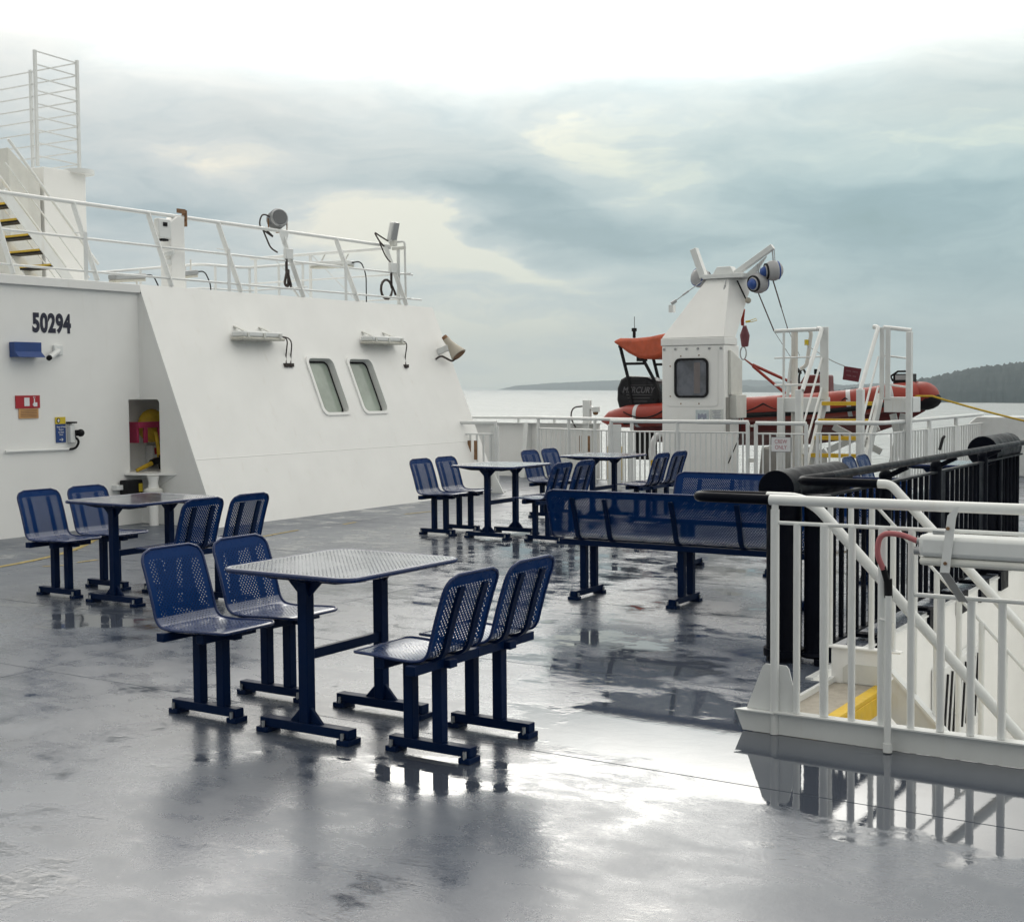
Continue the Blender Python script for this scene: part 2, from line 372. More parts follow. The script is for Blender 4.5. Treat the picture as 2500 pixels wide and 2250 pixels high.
def text_mesh(name, s, size, M_, m, parent=None, ext=.002, sx=1., align='CENTER', bold=0.0, wb=(0, 0, 0), space=1., track=1.):
    cu = bpy.data.curves.new(name, 'FONT'); cu.body = s; cu.size = size; cu.extrude = ext; cu.align_x = align; cu.align_y = 'CENTER'; cu.offset = bold; cu.space_line = space; cu.space_character = track
    o = bpy.data.objects.new(name, cu); COL.objects.link(o)
    dg = bpy.context.evaluated_depsgraph_get(); me = bpy.data.meshes.new_from_object(o.evaluated_get(dg))
    bpy.data.objects.remove(o); bpy.data.curves.remove(cu)
    me.transform(Matrix.Translation(-V(wb)) @ M_ @ Matrix.Scale(sx, 4, (1, 0, 0))); me.materials.clear(); me.materials.append(m); me.name = name
    o = bpy.data.objects.new(name, me); COL.objects.link(o)
    if parent: o.parent = parent
    return o
def frameM(origin, ex, ey):
    ex, ey = V(ex).normalized(), V(ey).normalized(); ez = ex.cross(ey); o = V(origin)
    return Matrix(((ex.x, ey.x, ez.x, o.x), (ex.y, ey.y, ez.y, o.y), (ex.z, ey.z, ez.z, o.z), (0, 0, 0, 1)))

# ------------------------------------------------------------------ deck, sea, hills
d = MB()
Z0 = -.35
for x0, x1, y0, y1 in ((-45, -2.57, -8, 20.95), (-2.57, 14, -8, 5.95), (-2.57, -2.14, 5.95, 7.12), (-2.57, 14, 13.5, 20.95), (4, 14, 5.95, 13.5), (-5.75, 14, 20.95, 27)):
    d.add([(x0, y0, 0), (x1, y0, 0), (x1, y1, 0), (x0, y1, 0)], [(0, 1, 2, 3)])
d.box(-45, -5.75, 20.90, 20.948, -3, -.004)
for y in (5.10, 6.70, 8.86, 10.22, 12.9): d.box(-11.4, -2.62, y - .004, y + .004, .0, .0015)
for x in (-6.60, -10.5): d.box(x - .004, x + .004, -6, 16, .0, .0012)
d.box(-2.62, 9, 5.096, 5.104, 0, .0015)
o = d.obj('deck', DECK); tag(o, 'wet dark grey steel ferry deck with weld seams', 'deck', kind='structure')
mk = MB()
def ribbon(pts, w, z=.004):
    P = [V((*p, z)) for p in pts]; vs = []
    for i, p in enumerate(P):
        t = (P[min(i + 1, len(P) - 1)] - P[max(i - 1, 0)]).normalized(); s_ = V((-t.y, t.x, 0)) * w / 2; vs += [p + s_, p - s_]
    mk.add(vs, [(2 * i, 2 * i + 1, 2 * i + 3, 2 * i + 2) for i in range(len(P) - 1)])
ribbon([tuple(p.xy) for p in fillet([(-10.6, 7.2, 0), (-11.0, 8.9, 0), (-11.95, 10.1, 0)], .8)], .07)
for a, b in (((-10.43, 8.14), (-10.29, 8.34)), ((-10.38, 8.5), (-10.37, 8.74)), ((-10.44, 9.1), (-10.46, 9.32)), ((-10.35, 11.0), (-10.46, 11.75)), ((-10.53, 13.9), (-10.43, 14.5)), ((-10.4, 12.5), (-10.45, 12.8))): ribbon([a, b], .045)
o = mk.obj('deck_marking', mat('worn_yellow_marking', (.40, .30, .08), .5, var=.3, vscale=14)); tag(o, 'worn yellow curved line and dashes painted on the deck', 'deck marking', kind='structure')

HEEL = Matrix.Rotation(0.0119, 4, (math.sin(-YAW), math.cos(YAW), 0))     # the ferry heels a little against the sea
def heeled(p): return HEEL @ V(p)
SEAZ = -14.
s = MB(); rings = [0, 25, 60, 120, 300, 800, 2000, 5000, 8300]; k = 48
s.v.append(heeled((0, 0, SEAZ)))
for r_ in rings[1:]: s.v += [heeled((r_ * math.cos(2 * math.pi * j / k), r_ * math.sin(2 * math.pi * j / k), SEAZ)) for j in range(k)]
s.f += [(0, 1 + j, 1 + (j + 1) % k) for j in range(k)]
for i in range(len(rings) - 2):
    a, b = 1 + i * k, 1 + (i + 1) * k
    s.f += [(a + j, b + j, b + (j + 1) % k, a + (j + 1) % k) for j in range(k)]
s.mi = [0] * len(s.f)
tag(s.obj('sea', SEA), 'pale glittering sea around the ferry', 'sea', kind='structure')

from mathutils import noise as MN
def dirv(u):          # horizontal direction of a column of the photograph
    a = math.atan((u - 1250) / FPX) - YAW
    return V((math.sin(a), math.cos(a), 0))
def hill(label, D, ridge, depth, m, rough, nx=150, ny=16, seed=0.):
    """ridge: (column, height in px above the waterline) -> a wooded slope rising behind its shore"""
    mb = MB(); us = [ridge[0][0] + (ridge[-1][0] - ridge[0][0]) * i / nx for i in range(nx + 1)]
    for u in us:
        for (u0, h0), (u1, h1) in zip(ridge, ridge[1:]):
            if u0 <= u <= u1: h = h0 + (h1 - h0) * (u - u0) / (u1 - u0)
        for j in range(ny + 1):
            f = j / ny; dist = D + depth * f
            p = dirv(u) * dist; hh = 1.1 * h / FPX * (D + depth * .6)
            prof = math.sin(min(1, f / .6) * math.pi / 2) ** .8 if f <= .6 else math.cos((f - .6) / .4 * math.pi / 2) ** .8
            z = hh * prof
            if 0 < f < 1 and h > 1: z += rough * (MN.noise(V((u * .11, f * 40, seed))) + .8 * MN.noise(V((u * .37, f * 90, seed + 7)))) * min(1, h / 12)
            q = heeled((p.x, p.y, SEAZ + z - (6 if f in (0, 1) else 0))); mb.v.append(q)
    st = ny + 1
    mb.f = [(i * st + j, (i + 1) * st + j, (i + 1) * st + j + 1, i * st + j + 1) for i in range(nx) for j in range(ny)]; mb.mi = [0] * len(mb.f)
    o = mb.obj('hill', m, ang=180); tag(o, label, 'hill', kind='structure'); return o
hill('blue grey wooded headland at the right', 1600, [(1900, 0), (1960, 10), (2060, 22), (2180, 33), (2290, 52), (2370, 66), (2430, 73), (2520, 82), (2700, 95), (3000, 80), (3300, 10)], 500, FOREST, 3.5, 420, 18)
hill('pale low wooded islands behind the davit', 5000, [(1560, 0), (1640, 8), (1780, 20), (1850, 10), (1900, 16), (2000, 24), (2060, 15), (2140, 20), (2300, 12), (2500, 6)], 900, FOREST, 5., 200, 10, 3.)
hill('faint distant shore left of the rescue boat', 7400, [(1215, 0), (1260, 9), (1340, 15), (1450, 20), (1560, 24), (1700, 22), (1850, 24), (2000, 12)], 900, FOREST, 4., 160, 10, 5.)

# ------------------------------------------------------------------ perforated seating
def catmull(P, k=5):
    o = []; Q = [V(p) for p in P]; Q = [Q[0] * 2 - Q[1]] + Q + [Q[-1] * 2 - Q[-2]]
    for i in range(1, len(Q) - 2):
        a, b, c, e = Q[i - 1:i + 3]
        for j in range(k):
            t = j / k; o.append(.5 * ((2 * b) + (c - a) * t + (2 * a - 5 * b + 4 * c - e) * t * t + (3 * b - a - 3 * c + e) * t ** 3))
    o.append(Q[-2]); return o
PROF = catmull([(.262, .470), (.245, .476), (.22, .478), (.16, .477), (.09, .473), (0, .468), (-.08, .468), (-.135, .478), (-.166, .508), (-.183, .56), (-.212, .66), (-.246, .76), (-.280, .850)], 5)
BEND = 41                                  # profile index where the seat turns into the back
def shell(i0, i1, half, rc, solid=()):
    """sheet along PROF[i0..i1] with round corners at its free end, hole UVs, solid margins and a rolled rim"""
    mb = MB(); uvf = []
    arc = [0.]
    for a, b in zip(PROF, PROF[1:]): arc.append(arc[-1] + (b - a).length)
    L = arc[-1]; mg = .040
    def hw(i):
        dd = min(arc[i], L - arc[i]); return half if dd >= rc else half - rc + math.sqrt(max(0, rc * rc - (rc - dd) ** 2))
    ncol = max(16, int(half * 2 / .03)); rows = []
    for i in range(i0, i1 + 1):
        w = hw(i); inn = max(.004, w - mg)
        ys = [-w] + [-inn + 2 * inn * j / ncol for j in range(ncol + 1)] + [w]
        rows.append(len(mb.v)); mb.v += [V((PROF[i].x, y, PROF[i].y)) for y in ys]
    m = ncol + 3
    for r_ in range(len(rows) - 1):
        i = i0 + r_; mid = (arc[i] + arc[i + 1]) / 2
        for j in range(m - 1):
            a, b = rows[r_], rows[r_ + 1]; f = (a + j, b + j, b + j + 1, a + j + 1)
            mb.f.append(f); mb.mi.append(0)
            y = (mb.v[a + j].y + mb.v[a + j + 1].y) / 2
            sol = j in (0, m - 2) or mid < mg + .03 or mid > L - mg - .018 or any(abs(y - q) < .02 for q in solid)
            uvf.append([(-9., -9.)] * 4 if sol else [(mb.v[q].y, arc[i] if q < b else arc[i + 1]) for q in f])
    # rim
    mb.cur = 1
    end = [V((PROF[i].x, -hw(i), PROF[i].y)) for i in range(i0, i1 + 1)]; oth = [V((p.x, -p.y, p.z)) for p in end]
    path = (end[::-1] if i0 == 0 else end) ; path2 = (oth if i0 == 0 else oth[::-1])
    mb.tube(path + path2, .0075, 8)
    return mb, uvf
def shell_obj(name, i0, i1, half, rc, parent):
    mb, uvf = shell(i0, i1, half, rc); o = mb.obj(name, [PERFS if i0 == 0 else PERF, RIM], parent, ang=60)
    me = o.data; ul = me.uv_layers.new(name='UVMap')
    for p, uv in zip(me.polygons, uvf):
        for li, c in zip(p.loop_indices, uv): ul.data[li].uv = c
    return o
def offset_prof(i0, i1, dd):
    o = []
    for i in range(i0, i1 + 1):
        t = (PROF[min(i + 1, len(PROF) - 1)] - PROF[max(i - 1, 0)]).normalized(); o.append(PROF[i] + V((t.y, -t.x)) * -dd)
    return o
def rib(y, parent, w=.03, i0=14):
    mb = MB(); a = offset_prof(i0, len(PROF) - 4, .006); b = offset_prof(i0, len(PROF) - 4, .020); k = len(a)
    mb.v = [V((p.x, y - w / 2, p.y)) for p in a] + [V((p.x, y + w / 2, p.y)) for p in a] + [V((p.x, y + w / 2, p.y)) for p in b] + [V((p.x, y - w / 2, p.y)) for p in b]
    for i in range(k - 1):
        for q in range(4): mb.f.append((q * k + i, q * k + i + 1, ((q + 1) % 4) * k + i + 1, ((q + 1) % 4) * k + i))
    mb.f += [(0, k, 2 * k, 3 * k), (k - 1, 4 * k - 1, 3 * k - 1, 2 * k - 1)]; mb.mi = [0] * len(mb.f)
    return mb.obj('rib', BLUE, parent)
def foot(y, parent):
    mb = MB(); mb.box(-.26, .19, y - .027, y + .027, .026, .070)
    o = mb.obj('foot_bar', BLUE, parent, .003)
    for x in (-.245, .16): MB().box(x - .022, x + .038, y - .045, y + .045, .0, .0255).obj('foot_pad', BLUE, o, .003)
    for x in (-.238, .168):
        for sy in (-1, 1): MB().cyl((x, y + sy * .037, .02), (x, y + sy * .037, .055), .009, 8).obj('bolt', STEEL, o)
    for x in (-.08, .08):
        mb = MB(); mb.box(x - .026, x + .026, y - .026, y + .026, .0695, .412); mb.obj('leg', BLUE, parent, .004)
def make_chair():
    t = thing('deck_chair', '', 'chair')
    shell_obj('seat', 0, BEND, .205, .055, t); shell_obj('backrest', BEND, len(PROF) - 1, .205, .075, t)
    for y in (-.092, .092): rib(y, t, .036)
    foot(0, t)
    mb = MB(); mb.box(-.16, .19, -.028, .028, .4125, .4480); mb.box(-.125, -.075, -.2448, .2448, .4130, .4560); mb.box(.085, .135, -.185, .185, .4135, .4600)
    mb.obj('support_frame', BLUE, t, .003)
    return t
def make_bench(L):
    t = thing('perforated_bench', '', 'bench')
    shell_obj('seat', 0, BEND, L / 2, .055, t); shell_obj('backrest', BEND, len(PROF) - 1, L / 2, .075, t)
    for y in (L / 2 - .24, L / 2 - .52, L / 2 - 1.08, L / 2 - 1.60, L / 2 - 1.92): rib(y, t, .036)
    for q in (.24, 1.08, 1.92): foot(L / 2 - q, t)
    mb = MB(); mb.box(-.14, -.08, -L / 2 + .05, L / 2 - .05, .4135, .4560); mb.box(.085, .14, -L / 2 + .05, L / 2 - .05, .4135, .4600)
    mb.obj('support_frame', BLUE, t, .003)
    return t
def make_table():
    t = thing('deck_table', '', 'table')
    hx, hy, zt, rc = .395, .440, .800, .075
    mb = MB(); uvf = []; rows = []; nr = 20; mg = .022
    def hw(y):
        dd = hy - abs(y); return hx if dd >= rc else hx - rc + math.sqrt(max(0, rc * rc - (rc - dd) ** 2))
    ys = [-hy + hy * 2 * i / 28 for i in range(29)]; ys = sorted(set(ys + [-hy + mg, hy - mg, -hy + .008, hy - .008]))
    for y in ys:
        w = hw(y); inn = w - mg; xs = [-w] + [-inn + 2 * inn * j / nr for j in range(nr + 1)] + [w]; rows.append(len(mb.v)); mb.v += [V((x, y, zt)) for x in xs]
    m = nr + 3
    for r_ in range(len(rows) - 1):
        for j in range(m - 1):
            a, b = rows[r_], rows[r_ + 1]; f = (a + j, a + j + 1, b + j + 1, b + j); mb.f.append(f); mb.mi.append(0)
            sol = j in (0, m - 2) or ys[r_] < -hy + mg - 1e-4 or ys[r_ + 1] > hy - mg + 1e-4
            uvf.append([(-9., -9.)] * 4 if sol else [(mb.v[q].x, mb.v[q].y) for q in f])
    mb.cur = 1; mb.tube([(x, y, zt - .011) for x, y in rrect(2 * hx, 2 * hy, rc, 8)], .0125, 8, closed=True)
    o = mb.obj('tabletop', [PERFT, RIM], t, ang=60); ul = o.data.uv_layers.new(name='UVMap')
    for p, uv in zip(o.data.polygons, uvf):
        for li, c in zip(p.loop_indices, uv): ul.data[li].uv = c
    for sy in (-1, 1):
        y = sy * .285
        mb = MB(); mb.prism([(-.35, y - .022, .786), (.35, y - .022, .786), (.35, y - .022, .764), (.20, y - .022, .744), (-.20, y - .022, .744), (-.35, y - .022, .764)], (0, .044, 0))
        mb.prism([(-.105, y - .006, .7438), (.105, y - .006, .7438), (.029, y - .006, .672), (-.029, y - .006, .672)], (0, .012, 0)); mb.obj('crossbar', BLUE, t, .002)
        mb = MB(); mb.box(-.0285, .0285, y - .0285, y + .0285, .0705, .7435); mb.obj('leg', BLUE, t, .004)
        mb = MB(); mb.box(-.275, .275, y - .031, y + .031, .026, .071)
        mb.prism([(-.10, y - .010, .0708), (.10, y - .010, .0708), (.029, y - .010, .145), (-.029, y - .010, .145)], (0, .020, 0)); fo = mb.obj('foot_bar', BLUE, t, .003)
        for x in (-.25, .25): MB().box(x - .035, x + .035, y - .05, y + .05, 0, .0255).obj('foot_pad', BLUE, fo, .003)
        for x in (-.245, .245):
            for q in (-1, 1): MB().cyl((x, y + q * .040, .02), (x, y + q * .040, .056), .009, 8).obj('bolt', STEEL, fo)
    mb = MB(); mb.box(-.015, .015, -.2560, .2560, .368, .415); mb.obj('stretcher', BLUE, t, .003)
    for y in (-.10, .10):
        mb = MB(); mb.box(-.02, .02, y - .1, y + .1, .752, .785); mb.obj('stiffener', BLUE, t, .002)
    return t
T0 = make_table(); C0 = make_chair()
SETS = [((-4.19, 5.035), 'foreground table', 4), ((-8.10, 7.27), 'table by the left wall', 4), ((-8.02, 12.37), 'middle table before the open gate', 4),
        ((-7.95, 14.60), 'back table below the davit', 4), ((-3.84, 14.66), 'table beyond the black railing', 2)]
TL = ['blue perforated metal table in the foreground, largest in view', 'blue metal table beside the white wall at the left', 'blue metal table in mid deck, wet top shining white, left of the long bench',
      'farthest blue metal table in the row, before the white railing and davit', 'blue table half hidden behind the sloping black railing at the right']
ft = fc = True
for (x, y), nm, nc in SETS:
    i = [q[1] for q in SETS].index(nm)
    t = T0 if ft else dup(T0, (x, y, 0)); t.location = (x, y, 0); t['label'] = TL[i]; t['group'] = 'blue perforated deck tables'; ft = False
    for sx, rz, side in ((-1, 0., 'left'), (1, math.pi, 'right')):
        for sy, nf in ((-1, 'nearer'), (1, 'farther')):
            if nc == 2 and sx == 1: continue
            lab = ('%s blue chair on the %s side of the %s' % (nf, side, nm))
            if nc == 2: lab = '%s of the two blue chairs peeping over the black railing' % nf
            loc = (x + sx * .6655, y + sy * .2455, 0)
            c = C0 if fc else dup(C0, loc, rz)
            c.location = loc; c.rotation_euler = (0, 0, rz); c['label'] = lab; c['group'] = 'blue perforated chairs round the tables'; fc = False
B0 = make_bench(2.16); B0.location = (-4.28, 9.16, 0); B0.rotation_euler = (0, 0, R(90)); B0['label'] = 'long blue perforated bench seen from behind, nearer of the two'; B0['group'] = 'long blue benches'
dup(B0, (-4.28, 10.99, 0), R(-90), 'long blue perforated bench facing the camera, behind the nearer bench')

# ------------------------------------------------------------------ deckhouse
XB, XT, ZT = -11.50, -12.76, 2.955          # foot and top of the leaning wall
YC, YE, XW = 11.48, 17.66, -12.78
LEAN = (XT - XB) / ZT
def lx(z): return XB + LEAN * z
wn = V((1, 0, -LEAN)).normalized(); wu = V((LEAN, 0, 1)).normalized()
def WP(y, z, out=0.): return V((lx(z), y, z)) + wn * out
dh = thing('deckhouse', 'white painted ferry deckhouse with leaning wall and two windows', 'deckhouse', (-13, 11, 0))
# leaning wall with two real window openings (parallelogram grid around the openings)
w1 = (14.09, 14.70); w2 = (14.97, 15.58); wz = (1.275, 2.105)
ycuts = [YC, w1[0], w1[1], w2[0], w2[1], YE]; zcuts = [0, wz[0], wz[1], ZT]
mb = MB()
for i in range(5):
    for j in range(3):
        if j == 1 and i in (1, 3): continue
        y0, y1, z0, z1 = ycuts[i], ycuts[i + 1], zcuts[j], zcuts[j + 1]
        mb.add([WP(y0, z0), WP(y1, z0), WP(y1, z1), WP(y0, z1)], [(0, 1, 2, 3)])
mb.add([WP(YE, 0), V((-20, YE, 0)), V((-20, YE, ZT)), WP(YE, ZT)], [(0, 1, 2, 3)])
import bmesh
part(dh, 'leaning_wall', mb, WHITE)
mb = MB()      # weld line
mb.add([WP(YC + .01, .80, .0), WP(YE, .80, .0), WP(YE, .806, .004), WP(YC + .01, .806, .004), WP(YE, .812, 0), WP(YC + .01, .812, 0)], [(0, 1, 2, 3), (3, 2, 4, 5)])
part(dh, 'weld_seam', mb, WHITE)
NZ0, NZ1, NY0 = .64, 1.535, 11.30         # hose niche
NX = -12.44                                # the cheek is cut back here
mb = MB()
mb.add([(XW, 2, 0), (XW, NY0, 0), (XW, NY0, ZT), (XW, 2, ZT)], [(0, 1, 2, 3)])
mb.add([(XW, NY0, 0), (XW, YC, 0), (XW, YC, NZ0), (XW, NY0, NZ0)], [(0, 1, 2, 3)])
mb.add([(XW, NY0, NZ1), (XW, YC, NZ1), (XW, YC, ZT), (XW, NY0, ZT)], [(0, 1, 2, 3)])
mb.add([(-20, 2, 0), (XW, 2, 0), (XW, 2, ZT), (-20, 2, ZT)], [(0, 1, 2, 3)])
part(dh, 'side_wall', mb, WHITE)
def cheekx(z): return lx(z)
mb = MB()
mb.add([(XW, YC, 0), (cheekx(0), YC, 0), (cheekx(NZ0), YC, NZ0), (NX, YC, NZ0), (XW, YC, NZ0)], [(0, 1, 2, 3, 4)])
arcp = [(NX - .05 + .05 * math.sin(R(a)), YC, NZ1 - .05 + .05 * math.cos(R(a))) for a in range(90, -1, -15)]
mb.add([(NX, YC, NZ0), (cheekx(NZ0), YC, NZ0), (cheekx(NZ1), YC, NZ1)] + arcp[::-1], [tuple(range(3 + len(arcp)))])
mb.add([(XW, YC, NZ1), (NX - .05, YC, NZ1), (cheekx(NZ1), YC, NZ1), (cheekx(2.84), YC, 2.84), (XW, YC, 2.84)], [(0, 1, 2, 3, 4)])
part(dh, 'cheek_wall', mb, WHITE)
mb = MB(); D = -13.12; YN = 12.20          # niche lining
mb.add([(D, NY0, NZ0), (D, YN, NZ0), (D, YN, NZ1), (D, NY0, NZ1)], [(0, 1, 2, 3)])
mb.add([(D, NY0, NZ0), (D, NY0, NZ1), (XW, NY0, NZ1), (XW, NY0, NZ0)], [(0, 1, 2, 3)])
mb.add([(D, YN, NZ0), (NX, YN, NZ0), (NX, YN, NZ1), (D, YN, NZ1)], [(0, 1, 2, 3)])
mb.add([(NX, YC, NZ0), (NX, YN, NZ0), (NX, YN, NZ1), (NX, YC, NZ1)], [(0, 1, 2, 3)])
mb.add([(D, NY0, NZ1), (D, YN, NZ1), (NX, YN, NZ1), (NX, YC, NZ1), (XW, YC, NZ1), (XW, NY0, NZ1)], [(0, 1, 2, 3, 4, 5)])
mb.add([(D, NY0, NZ0), (XW, NY0, NZ0), (XW, YC, NZ0), (NX, YC, NZ0), (NX, YN, NZ0), (D, YN, NZ0)], [(0, 1, 2, 3, 4, 5)])
part(dh, 'niche_lining', mb, WHITE)
mb = MB()
mb.box(-20, XW - .003, 2, YE, 2.90, ZT - .004)
part(dh, 'roof', mb, WHITE)
mb = MB(); mb.box(XW + .002, XT + .035, 2, YC, 2.845, 2.950); part(dh, 'roof_edge_band', mb, WHITE, .006)
# windows
def skewpt(y, z, o_): return WP(y, z, o_)
for y0, y1 in (w1, w2):
    yc, zc = (y0 + y1) / 2, (wz[0] + wz[1]) / 2; hw_, hz = (y1 - y0) / 2, (wz[1] - wz[0]) / 2
    outer = rrect(2 * hw_, 2 * hz, .10, 6); inner = rrect(2 * hw_ - .085, 2 * hz - .075, .085, 6); seal = rrect(2 * hw_ - .150, 2 * hz - .130, .07, 6)
    K = len(outer)
    fr_ = MB(); sq = [(hw_, hz), (-hw_, hz), (-hw_, -hz), (hw_, -hz)]
    # filler between the square opening and the round frame, then rounded frame standing proud
    big = rrect(2 * hw_ + .02, 2 * hz + .02, .004, 6)
    def ring(a, oa, b, ob):
        fr_.add([WP(yc + p[0], zc + p[1], oa) for p in a] + [WP(yc + p[0], zc + p[1], ob) for p in b], [(i, (i + 1) % K, K + (i + 1) % K, K + i) for i in range(K)])
    ring(big, .002, outer, .003); ring(outer, .003, outer, .022); ring(outer, .022, inner, .024); ring(inner, .024, inner, -.085)
    f = part(dh, 'window', fr_, WHITE, ang=30)
    mb = MB(); mb.add([WP(yc + p[0], zc + p[1], -.08) for p in inner] + [WP(yc + p[0], zc + p[1], -.08) for p in seal], [(i, (i + 1) % K, K + (i + 1) % K, K + i) for i in range(K)]); part(f, 'window_seal', mb, RUBBER)
    mb = MB(); mb.add([WP(yc + p[0], zc + p[1], -.083) for p in seal], [tuple(range(K))]); part(f, 'pane', mb, GLASSGREEN)
# hull number
o = text_mesh('hull_number', '50294', .292, frameM((XW + .004, 10.185, 2.418), (0, 1, 0), (0, 0, 1)), LETTER, dh, .001, .70, bold=.013, wb=dh.location, track=1.06)

def lamp_on_wall(y0, y1, z, lab, ncab):
    t = thing('wall_lamp', lab, 'lamp', WP((y0 + y1) / 2, z), group='strip lamps on the deckhouse wall')
    c = .10
    x0 = lx(z) + .02; x1 = x0 + .22; yc = (y0 + y1) / 2; L = (y1 - y0)
    mb = MB(); h = .075
    mb.prism([(x0, y0 + .03, z), (x0, y1 - .03, z), (x1, y1 - .05, z), (x1, y0 + .05, z)], (0, 0, h)); part(t, 'housing', mb, WHITE2, .02)
    mb = MB(); mb.prism([(x0 + .01, y0 + .01, z - .042), (x0 + .01, y1 - .01, z - .042), (x1 + .012, y1 - .02, z - .042), (x1 + .012, y0 + .02, z - .042)], (0, 0, .04)); part(t, 'lens', mb, LENS, .015)
    for yy in (y0 + .18, y1 - .18):
        mb = MB(); mb.bar((lx(z + .12) - .02, yy, z + .15), (x0 + .12, yy, z + .072), .05, .012); mb.box(x0 + .06, x0 + .12, yy - .025, yy + .025, z + .06, z + .085); part(t, 'bracket', mb, GREYW)
    for q in range(3):
        yy = y0 + .12 + q * (L - .24) / 2; mb = MB(); mb.box(x1 - .03, x1 + .018, yy - .018, yy + .018, z - .01, z + .05); part(t, 'clip', mb, GREYW)
    for q in range(ncab):
        mb = MB(); e = WP(y1 + .09 + .09 * q, z - .36, .01)
        mb.tube(fillet([(x0 + .12, y1 - .02, z + .03), (x0 + .14, y1 + .13 + .09 * q, z - .0), (x0 + .07, y1 + .16 + .1 * q, z - .26), e], .12, 5), .009, 8); mb.box(e.x - .03, e.x + .03, e.y - .045, e.y + .035, e.z - .03, e.z + .02); part(t, 'cable', mb, CABLE)
lamp_on_wall(12.74, 13.58, 2.335, 'white strip lamp on the deckhouse wall with two cable loops, left one', 2)
lamp_on_wall(15.42, 16.28, 2.345, 'white strip lamp with a single cable loop above the windows', 1)
t = thing('horn_loudspeaker', 'beige horn loudspeaker at the right edge of the deckhouse wall', 'loudspeaker', WP(17.4, 2.2))
mb = MB(); a, b = V((-12.33, 17.43, 2.42)), V((-12.12, 17.47, 2.17)); mb.tube([a, a.lerp(b, .25), a.lerp(b, .55), b, b + (b - a) * .02], [.055, .06, .085, .135, .135], 18); part(t, 'horn', mb, HORN)
mb = MB(); dd_ = (b - a).normalized(); mb.tube([b + dd_ * .010, b + dd_ * .014], [.112, .112], 18); part(t, 'horn_mouth', mb, RUST)
mb = MB(); mb.tube([a - dd_ * .06, a], [.045, .05], 12); part(t, 'driver', mb, RUST)
mb = MB(); mb.bar(WP(17.36, 2.22, 0), (-12.24, 17.42, 2.30), .06, .10); part(t, 'bracket', mb, WHITE2, .01)
mb = MB(); mb.tube(fillet([WP(17.22, 2.10, .01), (-12.33, 17.28, 2.16), (-12.2, 17.42, 2.06), (-12.16, 17.46, 2.14)], .05, 4), .016, 8); part(t, 'cable', mb, CABLE)
# small fittings on the vertical wall
def plate(mb, y0, y1, z0, z1, x=XW + .003, th=.012): mb.box(x, x + th, y0, y1, z0, z1)
t = thing('blue_box', 'dark blue box on the white wall under the number', 'box', (XW, 9.75, 2.1))
mb = MB(); mb.prism([(XW + .003, 9.6, 2.20), (XW + .10, 9.6, 2.20), (XW + .10, 9.6, 2.09), (XW + .17, 9.6, 2.03), (XW + .003, 9.6, 2.03)], (0, .36, 0)); part(t, 'body', mb, SIGNBLUE, .004)
t = thing('security_camera', 'small white camera on the wall beside the blue box', 'camera', (XW, 10.1, 2.1))
mb = MB(); mb.box(XW + .003, XW + .05, 10.18, 10.30, 2.06, 2.18); part(t, 'mount', mb, WHITE2, .01)
mb = MB(); mb.cyl((XW + .05, 10.23, 2.11), (XW + .16, 10.02, 2.03), .032, 12); part(t, 'body', mb, WHITE2)
mb = MB(); mb.cyl((XW + .161, 10.019, 2.03), (XW + .175, 9.993, 2.02), .030, 12); part(t, 'lens', mb, RUBBER)
t = thing('fire_alarm_sign', 'red fire alarm sign with a white pointing hand at the left wall', 'sign', (XW, 9.8, 1.5))
mb = MB(); plate(mb, 9.66, 9.985, 1.455, 1.60); part(t, 'plate', mb, SIGNRED)
mb = MB(); x = XW + .017
mb.box(x, x + .002, 9.895, 9.945, 1.475, 1.520); mb.box(x, x + .002, 9.900, 9.914, 1.52, 1.565); mb.box(x, x + .002, 9.885, 9.896, 1.485, 1.51); mb.box(x, x + .002, 9.893, 9.899, 1.570, 1.588); mb.box(x, x + .002, 9.912, 9.918, 1.570, 1.588); mb.box(x, x + .002, 9.77, 9.84, 1.48, 1.575); part(t, 'symbol', mb, SIGNWHITE)
t = thing('notice', 'small orange notice below the red sign', 'sign', (XW, 9.8, 1.4))
mb = MB(); plate(mb, 9.70, 9.962, 1.34, 1.45); part(t, 'plate', mb, SIGNORG)
mb = MB()
for q in range(5): mb.box(x, x + .002, 9.72, 9.94, 1.432 - q * .018, 1.437 - q * .018)
part(t, 'print', mb, RUST)
t = thing('door_button_sign', 'yellow and blue door button sign with white text and arrow', 'sign', (XW, 10.27, 1.2))
mb = MB(); plate(mb, 10.195, 10.335, 1.265, 1.345); part(t, 'yellow_panel', mb, SIGNYEL)
mb = MB(); plate(mb, 10.20, 10.335, 1.05, 1.263); part(t, 'blue_panel', mb, SIGNBLUE)
mb = MB(); K = 20; mb.add([(x + .001, 10.232 + .024 * math.cos(2 * math.pi * i / K), 1.305 + .030 * math.sin(2 * math.pi * i / K)) for i in range(K)], [tuple(range(K))]); part(t, 'ring', mb, RUBBER)
mb = MB(); mb.add([(x + .003, 10.232 + .013 * math.cos(2 * math.pi * i / K), 1.305 + .020 * math.sin(2 * math.pi * i / K)) for i in range(K)], [tuple(range(K))]); part(t, 'dot', mb, SIGNWHITE)
text_mesh('wording', 'Press & Hold\nButton\nto Open\nDoor', .030, frameM((x + .002, 10.267, 1.185), (0, 1, 0), (0, 0, 1)), SIGNWHITE, t, .0005, .78, wb=t.location)
mb = MB(); mb.bar((x + .002, 10.24, 1.083), (x + .002, 10.285, 1.083), .004, .007); mb.bar((x + .002, 10.29, 1.083), (x + .002, 10.272, 1.099), .004, .007); mb.bar((x + .002, 10.29, 1.083), (x + .002, 10.272, 1.067), .004, .007); part(t, 'arrow', mb, SIGNWHITE)
t = thing('door_button', 'white door switch box with a black round push button', 'switch', (XW, 10.4, 1.2))
